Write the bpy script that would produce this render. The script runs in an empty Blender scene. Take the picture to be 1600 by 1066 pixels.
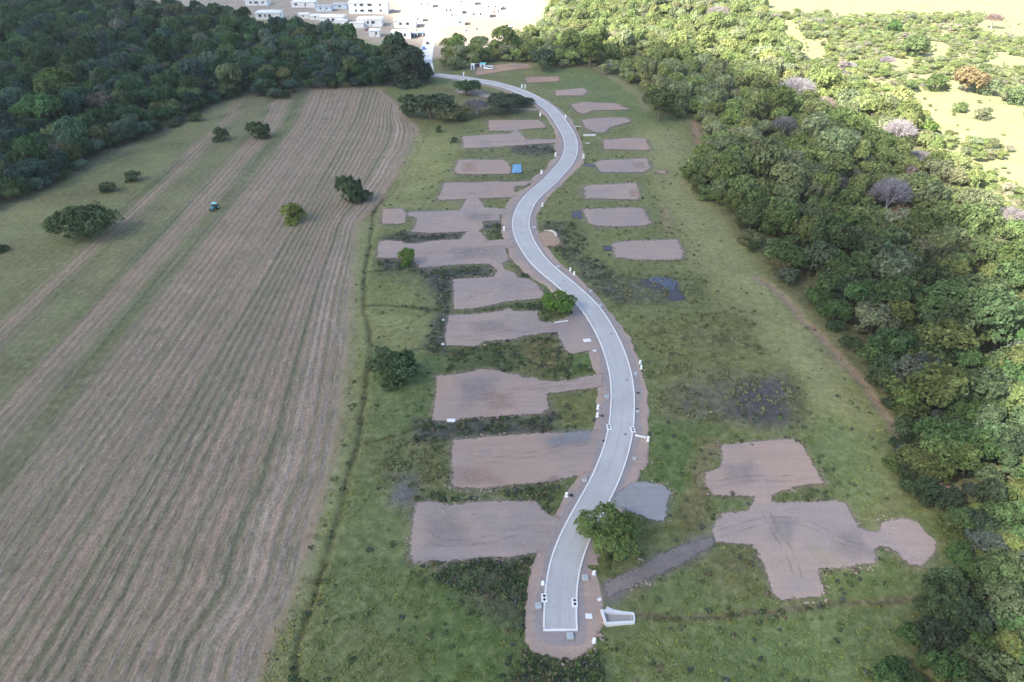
import bpy, math, random
import numpy as np
from mathutils import Vector, geometry
R = math.radians
random.seed(7); rng = np.random.default_rng(7)
scn = bpy.context.scene
C = bpy.data.collections.new("site"); scn.collection.children.link(C)

# ------------------------------------------------------------------ camera
HAZE = .00005
F = 1067.0; H = 120.0; PITCH = math.atan(733/1067.0)
cam = bpy.data.cameras.new("camera"); cam.sensor_width = 36; cam.lens = 36*F/1600
cam.clip_start = 1; cam.clip_end = 6000
co = bpy.data.objects.new("camera", cam); C.objects.link(co)
co.location = (0, 0, H); co.rotation_euler = (math.pi/2-PITCH, 0, 0)
scn.camera = co

# ------------------------------------------------------------------ light
SUN_EL = R(40); SH = Vector((0.84, 0.54)).normalized()        # shadows fall towards SH
S = Vector((-SH.x*math.cos(SUN_EL), -SH.y*math.cos(SUN_EL), math.sin(SUN_EL)))
w = bpy.data.worlds.new("World"); scn.world = w; w.use_nodes = True
nt = w.node_tree; bg = nt.nodes['Background']
sky = nt.nodes.new('ShaderNodeTexSky'); sky.sky_type = 'NISHITA'; sky.sun_disc = False
sky.sun_elevation = SUN_EL; sky.sun_rotation = math.atan2(S.x, S.y); sky.dust_density = 1.5
nt.links.new(sky.outputs[0], bg.inputs[0]); bg.inputs[1].default_value = 0.11
sun = bpy.data.lights.new("sun", 'SUN'); sun.energy = 5.0; sun.angle = R(0.6); sun.color = (1, .95, .87)
so = bpy.data.objects.new("sun", sun); C.objects.link(so)
so.rotation_euler = (-S).to_track_quat('-Z', 'Y').to_euler(); so.location = (0, 0, 300)
vs = scn.view_settings; vs.view_transform = 'Standard'; vs.look = 'None'; vs.gamma = 1
vs.use_curve_mapping = False; vs.exposure = 1.92
scn.render.engine = 'CYCLES'; scn.cycles.transparent_max_bounces = 12; scn.cycles.max_bounces = 5
scn.cycles.volume_bounces = 1

# ------------------------------------------------------------------ helpers
def g(x, y, z=0.0):
    """point of the ground plane (or of height z) that the photograph shows at pixel x, y of 1600x1066"""
    u = (x-800)/F; v = (y-533)/F
    dy = math.cos(PITCH)-v*math.sin(PITCH); dz = -math.sin(PITCH)-v*math.cos(PITCH)
    t = (z-H)/dz
    return (u*t, dy*t)
def ppm(y): return math.cos(PITCH)*(y+200)/H
def G(pts): return [g(*p) for p in pts]
def gp(s):
    v = [float(q) for q in s.replace(';', ' ').replace(',', ' ').split()]
    return [(v[i], v[i+1]) for i in range(0, len(v), 2)]
def hash2(ix, iy, seed):
    n = (ix.astype(np.int64)*374761393+iy.astype(np.int64)*668265263+seed*1442695041) & 0x7fffffff
    n = ((n ^ (n >> 13))*1274126177) & 0x7fffffff
    n = n ^ (n >> 16)
    return (n & 0xffff)/65535.0
def vnoise(x, y, scale, seed=0):
    x = np.asarray(x, float)/scale; y = np.asarray(y, float)/scale
    ix = np.floor(x); iy = np.floor(y); fx = x-ix; fy = y-iy
    fx = fx*fx*(3-2*fx); fy = fy*fy*(3-2*fy)
    a = hash2(ix, iy, seed); b = hash2(ix+1, iy, seed); c = hash2(ix, iy+1, seed); d = hash2(ix+1, iy+1, seed)
    return (a*(1-fx)+b*fx)*(1-fy)+(c*(1-fx)+d*fx)*fy
def fbm(x, y, scale, seed=0, o=3):
    s = 0; a = .5; t = 0
    for k in range(o):
        s = s+a*vnoise(x, y, scale/2**k, seed+k*17); t += a; a *= .5
    return s/t
def seg_dist(px, py, poly, closed=True):
    d = np.full(px.shape, 1e9); n = len(poly)
    for i in range(n if closed else n-1):
        ax, ay = poly[i]; bx, by = poly[(i+1) % n]
        vx = bx-ax; vy = by-ay; L = vx*vx+vy*vy+1e-9
        t = np.clip(((px-ax)*vx+(py-ay)*vy)/L, 0, 1)
        d = np.minimum(d, (px-ax-t*vx)**2+(py-ay-t*vy)**2)
    return np.sqrt(d)
def inside(px, py, poly):
    r = np.zeros(px.shape, bool); n = len(poly); j = n-1
    for i in range(n):
        xi, yi = poly[i]; xj, yj = poly[j]
        if yi != yj:
            r ^= ((yi > py) != (yj > py)) & (px < (xj-xi)*(py-yi)/(yj-yi)+xi)
        j = i
    return r
def sdf(px, py, poly):                     # positive inside
    d = seg_dist(px, py, poly)
    return np.where(inside(px, py, poly), d, -d)
def smooth(t): t = np.clip(t, 0, 1); return t*t*(3-2*t)

def tag(o, label=None, cat=None, group=None, kind=None):
    if label: o['label'] = label
    if cat: o['category'] = cat
    if group: o['group'] = group
    if kind: o['kind'] = kind
    return o
def link(name, me, parent=None):
    o = bpy.data.objects.new(name, me); C.objects.link(o)
    if parent: o.parent = parent
    return o
def empty(name, loc, rz=0, sc=None):
    o = bpy.data.objects.new(name, None); C.objects.link(o); o.location = loc; o.rotation_euler = (0, 0, rz)
    o.empty_display_size = .5
    if sc: o.scale = sc
    return o
def mesh_np(name, V, quads=None, tris=None, mat=None, attrs=None, smooth_=False):
    me = bpy.data.meshes.new(name); V = np.asarray(V, np.float32)
    nq = 0 if quads is None else len(quads); ntr = 0 if tris is None else len(tris)
    me.vertices.add(len(V)); me.vertices.foreach_set('co', V.ravel())
    idx = []; tot = []
    if nq: idx.append(np.asarray(quads, np.int32).ravel()); tot += [4]*nq
    if ntr: idx.append(np.asarray(tris, np.int32).ravel()); tot += [3]*ntr
    idx = np.concatenate(idx); tot = np.array(tot, np.int32); st = np.concatenate([[0], np.cumsum(tot)[:-1]]).astype(np.int32)
    me.loops.add(len(idx)); me.loops.foreach_set('vertex_index', idx)
    me.polygons.add(len(tot)); me.polygons.foreach_set('loop_start', st); me.polygons.foreach_set('loop_total', tot)
    if smooth_: me.polygons.foreach_set('use_smooth', np.ones(len(tot), bool))
    me.update(calc_edges=True)
    for k, (tp, arr) in (attrs or {}).items():
        a = me.attributes.new(k, tp, 'POINT')
        arr = np.asarray(arr, np.float32)
        a.data.foreach_set({'FLOAT': 'value', 'FLOAT_COLOR': 'color', 'FLOAT_VECTOR': 'vector'}[tp], arr.ravel())
    if mat: me.materials.append(mat)
    return me
class MB:
    def __init__(s): s.v = []; s.f = []
    def add(s, vs, fs):
        n = len(s.v); s.v += [tuple(v) for v in vs]; s.f += [tuple(i+n for i in f) for f in fs]; return s
    def box(s, x0, x1, y0, y1, z0, z1, bev=0):
        b = min(bev, (x1-x0)*.4, (y1-y0)*.4, (z1-z0)*.4)
        if b <= 0:
            v = [(x, y, z) for z in (z0, z1) for x, y in ((x0, y0), (x1, y0), (x1, y1), (x0, y1))]
            return s.add(v, [(3, 2, 1, 0), (4, 5, 6, 7), (0, 1, 5, 4), (1, 2, 6, 5), (2, 3, 7, 6), (3, 0, 4, 7)])
        v = [(x, y, z0) for x, y in ((x0, y0), (x1, y0), (x1, y1), (x0, y1))]
        v += [(x, y, z1-b) for x, y in ((x0, y0), (x1, y0), (x1, y1), (x0, y1))]
        v += [(x, y, z1) for x, y in ((x0+b, y0+b), (x1-b, y0+b), (x1-b, y1-b), (x0+b, y1-b))]
        f = [(3, 2, 1, 0), (8, 9, 10, 11)]
        for k in range(4):
            m = (k+1) % 4; f += [(k, m, 4+m, 4+k), (4+k, 4+m, 8+m, 8+k)]
        return s.add(v, f)
    def cyl(s, x, y, z0, z1, r, n=12, r1=None, axis='z'):
        r1 = r if r1 is None else r1; v = []
        for zz, rr in ((z0, r), (z1, r1)):
            for k in range(n):
                a = 2*math.pi*k/n; p = (rr*math.cos(a), rr*math.sin(a))
                v.append((x+p[0], y+p[1], zz) if axis == 'z' else ((x+p[0], zz, y+p[1]) if axis == 'y' else (zz, x+p[0], y+p[1])))
        f = [(k, (k+1) % n, n+(k+1) % n, n+k) for k in range(n)]+[tuple(range(n-1, -1, -1)), tuple(range(n, 2*n))]
        return s.add(v, f)
    def tube(s, a, b, r0, r1, n=5):
        a = Vector(a); b = Vector(b); d = (b-a)
        if d.length < 1e-6: return s
        q = d.to_track_quat('Z', 'Y'); v = []
        for p, r in ((a, r0), (b, r1)):
            for k in range(n):
                t = 2*math.pi*k/n; v.append(p+q @ Vector((r*math.cos(t), r*math.sin(t), 0)))
        return s.add(v, [(k, (k+1) % n, n+(k+1) % n, n+k) for k in range(n)]+[tuple(range(n, 2*n))])
    def loft(s, rings, cap=True):
        n = len(rings[0]); v = [p for r in rings for p in r]; f = []
        for i in range(len(rings)-1):
            for k in range(n):
                m = (k+1) % n; f.append((i*n+k, i*n+m, (i+1)*n+m, (i+1)*n+k))
        if cap: f += [tuple(range(n-1, -1, -1)), tuple(range((len(rings)-1)*n, len(rings)*n))]
        return s.add(v, f)
    def mesh(s, name, mat):
        me = bpy.data.meshes.new(name); me.from_pydata(s.v, [], s.f); me.update(); me.materials.append(mat); return me
    def build(s, name, mat, parent=None): return link(name, s.mesh(name, mat), parent)

# ------------------------------------------------------------------ materials
def newmat(name):
    m = bpy.data.materials.new(name); m.use_nodes = True; nt = m.node_tree
    b = nt.nodes['Principled BSDF']; b.inputs['Roughness'].default_value = .9
    b.inputs['Specular IOR Level'].default_value = .2
    return m, nt, b
def N(nt, t, **kw):
    n = nt.nodes.new(t)
    for k, v in kw.items(): setattr(n, k, v)
    return n
def noise(nt, vec, scale, detail=3, rough=.6, dist=0):
    n = N(nt, 'ShaderNodeTexNoise'); n.inputs['Scale'].default_value = scale; n.inputs['Detail'].default_value = detail
    n.inputs['Roughness'].default_value = rough; n.inputs['Distortion'].default_value = dist
    if vec is not None: nt.links.new(vec, n.inputs['Vector'])
    return n.outputs['Fac']
def maprange(nt, v, a, b, c, d):
    n = N(nt, 'ShaderNodeMapRange'); nt.links.new(v, n.inputs[0])
    for i, q in enumerate((a, b, c, d)): n.inputs[i+1].default_value = q
    return n.outputs[0]
def mth(nt, op, a, b=None):
    n = N(nt, 'ShaderNodeMath', operation=op)
    for i, q in enumerate((a, b)):
        if q is None: continue
        if isinstance(q, (int, float)): n.inputs[i].default_value = q
        else: nt.links.new(q, n.inputs[i])
    return n.outputs[0]
def mix(nt, fac, a, b, mode='MIX'):
    n = N(nt, 'ShaderNodeMix', data_type='RGBA', blend_type=mode)
    for s, q in ((n.inputs[0], fac), (n.inputs[6], a), (n.inputs[7], b)):
        if isinstance(q, (int, float)): s.default_value = q
        elif isinstance(q, tuple): s.default_value = (*q, 1)
        else: nt.links.new(q, s)
    return n.outputs[2]
def scalecol(nt, col, fac):
    n = N(nt, 'ShaderNodeVectorMath', operation='SCALE')
    if isinstance(col, tuple): n.inputs[0].default_value = col
    else: nt.links.new(col, n.inputs[0])
    nt.links.new(fac, n.inputs['Scale']); return n.outputs[0]
def bump(nt, b, h, strength, dist):
    n = N(nt, 'ShaderNodeBump'); n.inputs['Strength'].default_value = strength; n.inputs['Distance'].default_value = dist
    nt.links.new(h, n.inputs['Height']); nt.links.new(n.outputs[0], b.inputs['Normal'])
def simple(name, col, amp=.12, scale=1.5, rough=.85, metal=0):
    m, nt, b = newmat(name); tc = N(nt, 'ShaderNodeTexCoord')
    f = maprange(nt, noise(nt, tc.outputs['Object'], scale, 4), .25, .75, 1-amp, 1+amp)
    nt.links.new(scalecol(nt, col, f), b.inputs['Base Color']); b.inputs['Roughness'].default_value = rough
    b.inputs['Metallic'].default_value = metal
    return m

def ground_mat():
    m, nt, b = newmat('ground'); L = nt.links
    tc = N(nt, 'ShaderNodeTexCoord'); P = tc.outputs['Object']
    col = N(nt, 'ShaderNodeAttribute', attribute_name='col').outputs['Color']
    prm = N(nt, 'ShaderNodeAttribute', attribute_name='prm')          # x roughness of growth, y field amount, z row coordinate
    sep = N(nt, 'ShaderNodeSeparateXYZ'); L.new(prm.outputs['Vector'], sep.inputs[0])
    rough, fld, u = sep.outputs
    n1 = noise(nt, P, .06, 4); n2 = noise(nt, P, .45, 5, .68); n3 = noise(nt, P, 2.2, 4, .7)
    v1 = maprange(nt, n1, .3, .7, .86, 1.14); v2 = maprange(nt, n2, .3, .7, .70, 1.34); v3 = maprange(nt, n3, .3, .7, .74, 1.28)
    c = mix(nt, mth(nt, 'MULTIPLY', rough, maprange(nt, n2, .48, .68, 0, .45)), col, (.20, .185, .095))
    c = mix(nt, mth(nt, 'MULTIPLY', rough, maprange(nt, noise(nt, P, .23, 5, .7), .57, .72, 0, .45)), c, (.065, .085, .042))
    c = scalecol(nt, c, v1)
    vv = mth(nt, 'MULTIPLY', v2, v3)
    vv = mth(nt, 'ADD', mth(nt, 'MULTIPLY', vv, mth(nt, 'ADD', mth(nt, 'MULTIPLY', rough, .65), .35)), mth(nt, 'SUBTRACT', .65, mth(nt, 'MULTIPLY', rough, .65)))
    c = scalecol(nt, c, vv)
    bl = noise(nt, P, .11, 5, .7)
    # mown rows
    sx = N(nt, 'ShaderNodeSeparateXYZ'); L.new(P, sx.inputs[0])
    def rows(fu, fy, det, seed):
        cb = N(nt, 'ShaderNodeCombineXYZ'); L.new(mth(nt, 'MULTIPLY', u, fu), cb.inputs[0]); L.new(mth(nt, 'MULTIPLY', sx.outputs[1], fy), cb.inputs[1])
        cb.inputs[2].default_value = seed; return noise(nt, cb.outputs[0], 1, det, .6)
    wv = N(nt, 'ShaderNodeMath', operation='SINE'); L.new(mth(nt, 'MULTIPLY', mth(nt, 'ADD', u, mth(nt, 'MULTIPLY', noise(nt, P, .05, 3), 1.6)), 2*math.pi/2.7), wv.inputs[0])
    r1 = rows(.55, .006, 3, 0); r2 = rows(1.5, .02, 3, 5); r3 = rows(.12, .004, 2, 9); r4 = rows(3.2, .28, 3, 3)
    green = mth(nt, 'MULTIPLY', maprange(nt, mth(nt, 'ADD', mth(nt, 'MULTIPLY', r1, .55), mth(nt, 'ADD', mth(nt, 'MULTIPLY', r3, .25), mth(nt, 'MULTIPLY', n2, .35))), .545, .68, 0, .75), fld)
    c = mix(nt, green, c, (.14, .135, .075))
    c = mix(nt, mth(nt, 'MULTIPLY', fld, maprange(nt, bl, .5, .66, 0, .5)), c, (.125, .13, .075))
    pale = mth(nt, 'MULTIPLY', maprange(nt, mth(nt, 'ADD', mth(nt, 'MULTIPLY', r2, .7), mth(nt, 'MULTIPLY', r4, .3)), .50, .66, 0, .5), fld)
    c = mix(nt, pale, c, (.265, .215, .195))
    dk = mth(nt, 'MULTIPLY', maprange(nt, mth(nt, 'ADD', mth(nt, 'MULTIPLY', r2, .5), mth(nt, 'MULTIPLY', r1, .5)), .46, .34, 0, .6), fld)
    c = mix(nt, dk, c, (.115, .095, .075))
    wm = mth(nt, 'MULTIPLY', fld, maprange(nt, rows(.05, .012, 3, 21), .38, .62, 0.05, .55))
    c = mix(nt, mth(nt, 'MULTIPLY', wm, maprange(nt, mth(nt, 'ADD', wv.outputs[0], mth(nt, 'MULTIPLY', mth(nt, 'SUBTRACT', r4, .5), 3.0)), -.2, -1.0, 0, .8)), c, (.13, .115, .078))
    c = mix(nt, mth(nt, 'MULTIPLY', wm, maprange(nt, mth(nt, 'ADD', wv.outputs[0], mth(nt, 'MULTIPLY', mth(nt, 'SUBTRACT', r4, .5), 3.0)), .4, 1.1, 0, .5)), c, (.33, .26, .21))
    spk = mth(nt, 'MULTIPLY', maprange(nt, r4, .3, .7, .72, 1.28), maprange(nt, noise(nt, P, 1.3, 4, .75), .3, .7, .72, 1.28))
    c2 = scalecol(nt, c, spk); c = mix(nt, fld, c, c2)
    L.new(c, b.inputs['Base Color'])
    hgt = mth(nt, 'ADD', n2, mth(nt, 'MULTIPLY', n3, .5)); hgt = mth(nt, 'ADD', hgt, mth(nt, 'MULTIPLY', mth(nt, 'MULTIPLY', wv.outputs[0], fld), .35)); bump(nt, b, hgt, .6, .5)
    return m
def dirt_mat(name, base, alt, alt2, amp=.12, feather=True):
    m, nt, b = newmat(name); tc = N(nt, 'ShaderNodeTexCoord'); P = tc.outputs['Object']
    n1 = noise(nt, P, .045, 3, .5, .6); n2 = noise(nt, P, .3, 4, .6); n3 = noise(nt, P, 3.0, 4, .7)
    mp = N(nt, 'ShaderNodeMapping'); mp.inputs['Scale'].default_value = (.05, .8, 1); nt.links.new(P, mp.inputs[0])
    n4 = noise(nt, mp.outputs[0], 1, 3, .5, .3)
    c = mix(nt, maprange(nt, n1, .42, .62, 0, .8), base, alt)
    c = mix(nt, maprange(nt, n2, .55, .72, 0, .5), c, alt2)
    c = scalecol(nt, c, maprange(nt, n3, .3, .7, 1-amp, 1+amp))
    c = scalecol(nt, c, maprange(nt, n4, .3, .7, .93, 1.06))
    nt.links.new(c, b.inputs['Base Color']); bump(nt, b, n3, .3, .15)
    if feather:
        sd = N(nt, 'ShaderNodeAttribute', attribute_name='sd').outputs['Fac']
        e1 = mth(nt, 'MULTIPLY', mth(nt, 'SUBTRACT', noise(nt, P, .9, 5, .75), .5), 3.6)
        nt.links.new(maprange(nt, mth(nt, 'ADD', sd, e1), -.28, .28, 0, 1), b.inputs['Alpha'])
    return m
M = {}
M['ground'] = ground_mat()
M['pad'] = dirt_mat('packed_dirt', (.315, .24, .20), (.26, .215, .20), (.375, .285, .23), .16)
M['pad_warm'] = dirt_mat('warm_packed_dirt', (.325, .235, .185), (.28, .22, .195), (.38, .27, .195), .16)
M['gravel'] = dirt_mat('grey_gravel', (.245, .235, .235), (.215, .21, .215), (.285, .26, .245))
M['shoulder'] = dirt_mat('verge_soil', (.27,.225,.21), (.235,.205,.20), (.33,.255,.21), .2, False)
M['berm'] = dirt_mat('berm_soil', (.34,.25,.20), (.26,.205,.18), (.40,.30,.23), .2, False)
M['mud'] = dirt_mat('muddy_track', (.185,.155,.145), (.13,.115,.11), (.25,.205,.18), .25)
M['soil'] = dirt_mat('orange_soil', (.33, .22, .15), (.25, .18, .14), (.4, .3, .22), .2)
def concrete(name, col):
    m, nt, b = newmat(name); tc = N(nt, 'ShaderNodeTexCoord'); P = tc.outputs['Object']
    c = scalecol(nt, col, maprange(nt, noise(nt, P, .12, 4, .6), .3, .7, .93, 1.06))
    c = scalecol(nt, c, maprange(nt, noise(nt, P, 2.5, 4, .7), .3, .7, .94, 1.05))
    nt.links.new(c, b.inputs['Base Color']); b.inputs['Roughness'].default_value = .8; return m
def road_mat():
    m, nt, b = newmat('road_concrete'); tc = N(nt, 'ShaderNodeTexCoord'); P = tc.outputs['Object']
    sp = N(nt, 'ShaderNodeSeparateXYZ'); nt.links.new(N(nt, 'ShaderNodeAttribute', attribute_name='rd').outputs['Vector'], sp.inputs[0])
    ar, la = sp.outputs[0], sp.outputs[1]
    c = scalecol(nt, (.40, .385, .37), maprange(nt, noise(nt, P, .09, 4, .6), .3, .7, .91, 1.08))
    c = scalecol(nt, c, maprange(nt, noise(nt, P, 2.2, 4, .7), .3, .7, .93, 1.06))
    fr_ = mth(nt, 'ABSOLUTE', mth(nt, 'SUBTRACT', mth(nt, 'FRACT', mth(nt, 'DIVIDE', ar, 4.5)), .5))
    c = mix(nt, maprange(nt, fr_, .487, .492, 0, .35), c, (.2, .19, .18))
    c = mix(nt, maprange(nt, mth(nt, 'ABSOLUTE', la), .09, .05, 0, .3), c, (.22, .21, .2))
    cb = N(nt, 'ShaderNodeCombineXYZ'); nt.links.new(mth(nt, 'MULTIPLY', ar, .03), cb.inputs[0]); nt.links.new(mth(nt, 'MULTIPLY', la, .9), cb.inputs[1])
    c = mix(nt, maprange(nt, noise(nt, cb.outputs[0], 1, 3), .5, .72, 0, .35), c, (.30, .275, .25))
    edge = mth(nt, 'MULTIPLY', maprange(nt, mth(nt, 'ABSOLUTE', la), 1.7, 3.1, 0, 1), maprange(nt, noise(nt, P, .22, 4, .65), .47, .7, 0, .7))
    c = mix(nt, edge, c, (.31, .24, .19))
    nt.links.new(c, b.inputs['Base Color']); b.inputs['Roughness'].default_value = .85; return m
M['road'] = road_mat()
M['kerb'] = concrete('kerb_concrete', (.66, .65, .63))
M['conc'] = concrete('pale_concrete', (.6, .59, .58)); M['concgrey'] = concrete('grey_concrete', (.38, .40, .41))
M['white'] = simple('white_paint', (.8, .8, .8), .04); M['wallw'] = simple('white_render', (.72, .71, .69), .06, .4)
M['wallb'] = simple('pale_blue_render', (.5, .58, .66), .06, .4)
M['roofw'] = simple('pale_roof', (.66, .64, .62), .1, .5); M['roofg'] = simple('grey_roof', (.38, .37, .38), .12, .5)
M['dark'] = simple('dark_opening', (.03, .03, .035), .2, 2, .5); M['glass'] = simple('window_glass', (.04, .045, .055), .1, 1, .15)
M['iron'] = simple('iron_cover', (.13, .13, .135), .2, 4, .6, .5); M['rubber'] = simple('tyre_rubber', (.025, .025, .025), .1)
M['blue'] = simple('blue_tarpaulin', (.13, .28, .42), .15, .8, .5); M['bluep'] = simple('blue_plastic', (.08, .22, .5), .08, 1, .4)
M['teal'] = simple('teal_paint', (.05, .22, .26), .08, 1, .4); M['tealr'] = simple('teal_roof_sheet', (.2, .55, .55), .08, 1, .5)
M['red'] = simple('maroon_paint', (.25, .06, .05), .1, 1, .4); M['charcoal'] = simple('charcoal_paint', (.06, .06, .065), .1, 1, .4)
M['bark'] = simple('bark', (.13, .10, .08), .3, 2); M['bleached'] = simple('bleached_bark', (.36, .33, .33), .2, 2)
m, nt_, b_ = newmat('puddle_water'); b_.inputs['Base Color'].default_value = (.05, .065, .095, 1); b_.inputs['Roughness'].default_value = .04
b_.inputs['Specular IOR Level'].default_value = .5
tc_ = N(nt_, 'ShaderNodeTexCoord'); bump(nt_, b_, noise(nt_, tc_.outputs['Object'], 1.2, 2), .04, .05); M['water'] = m

def foliage_mat(name, trans=.46):
    m = bpy.data.materials.new(name); m.use_nodes = True; nt = m.node_tree; nt.nodes.clear(); L = nt.links
    out = N(nt, 'ShaderNodeOutputMaterial')
    tcol = N(nt, 'ShaderNodeAttribute', attribute_name='tcol', attribute_type='INSTANCER').outputs['Color']
    tint = N(nt, 'ShaderNodeAttribute', attribute_name='tint').outputs['Fac']
    geo = N(nt, 'ShaderNodeNewGeometry')
    c = scalecol(nt, tcol, tint)
    n2 = noise(nt, geo.outputs['Position'], .35, 3, .6)
    c = scalecol(nt, c, maprange(nt, n2, .3, .7, .78, 1.25))
    hs = N(nt, 'ShaderNodeHueSaturation'); L.new(c, hs.inputs['Color']); L.new(maprange(nt, noise(nt, geo.outputs['Position'], .9, 2), .3, .7, .475, .52), hs.inputs['Hue'])
    d = N(nt, 'ShaderNodeBsdfDiffuse'); t = N(nt, 'ShaderNodeBsdfTranslucent'); mx = N(nt, 'ShaderNodeMixShader'); mx.inputs[0].default_value = trans
    L.new(hs.outputs[0], d.inputs[0]); L.new(hs.outputs[0], t.inputs[0]); L.new(d.outputs[0], mx.inputs[1]); L.new(t.outputs[0], mx.inputs[2]); L.new(mx.outputs[0], out.inputs[0])
    return m
M['leaf'] = foliage_mat('leaves')

# ------------------------------------------------------------------ layout traced on the ground
roadc_px = [(875.5,984),(874.5,935),(879,900),(884.5,873),(903.5,829),(918.5,801),(944,754),(959,716),(969,679),(971.5,660),(973,611),(967,574),(954,536),(934,499),(919,478),(905.5,465),(878.5,441),(844,412),(819.5,375),(813.5,347),(823,319),(840.5,300),(853.5,289),(872,270),(887,251),(892.5,232),(889.5,214),(878.5,195),(865,176),(849,163),(834,153.5),(815,144.5),(784,134),(741,125.5),(700,120),(668,116.5)]
def spline(P, step):
    P = [Vector(p) for p in P]; out = []
    Q = [P[0]*2-P[1]]+P+[P[-1]*2-P[-2]]
    for i in range(1, len(Q)-2):
        n = max(1, int((Q[i+1]-Q[i]).length/step))
        for k in range(n):
            t = k/n
            out.append(.5*((2*Q[i])+(Q[i+1]-Q[i-1])*t+(2*Q[i-1]-5*Q[i]+4*Q[i+1]-Q[i+2])*t*t+(3*Q[i]-Q[i-1]-3*Q[i+1]+Q[i+2])*t**3))
    out.append(P[-1]); return out
def relax(P, k):
    for _ in range(k):
        P = [P[0]]+[(P[i-1]+2*P[i]+P[i+1])/4 for i in range(1, len(P)-1)]+[P[-1]]
    return P
rc = relax(spline(G(roadc_px), 1.0), 30)
def offsets(P, d):
    out = []
    for i, p in enumerate(P):
        t = (P[min(i+1, len(P)-1)]-P[max(i-1, 0)]).normalized(); n = Vector((t.y, -t.x))
        out.append(p+n*(d[i] if hasattr(d, '__len__') else d))
    return out
RW = np.array([3.32+.28*min(1, max(0, (p.y-190)/60)) for p in rc])          # half width
road_poly = [tuple(p) for p in offsets(rc, -RW)]+[tuple(p) for p in reversed(offsets(rc, RW))]
sh_l = []; sh_r = []
rcx = np.array([p.x for p in rc]); rcy = np.array([p.y for p in rc]); arc = np.arange(len(rc))
wl = RW+1.9+3.0*vnoise(arc, arc*0, 11, 3)+.8*vnoise(arc, arc*0, 2.5, 4); wr = RW+1.5+2.6*vnoise(arc, arc*0, 12, 5)+.8*vnoise(arc, arc*0, 2.2, 6)
far = np.clip((rcy-380)/60, 0, 1); wl -= far*1.2; wr -= far*1.0
SL = [tuple(p) for p in offsets(rc, -wl)]; SR = [tuple(p) for p in offsets(rc, wr)]
cap = G(gp("905,880 928,893 935,912 940,935 938,955 941,972 930,992 925,1010 905,1025 890,1028 860,1025 835,1018 823,1000 823,970 825,930 832,885 850,855"))
k0 = 22
shoulder_poly = cap+SL[k0:]+list(reversed(SR[k0-6:]))

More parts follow.
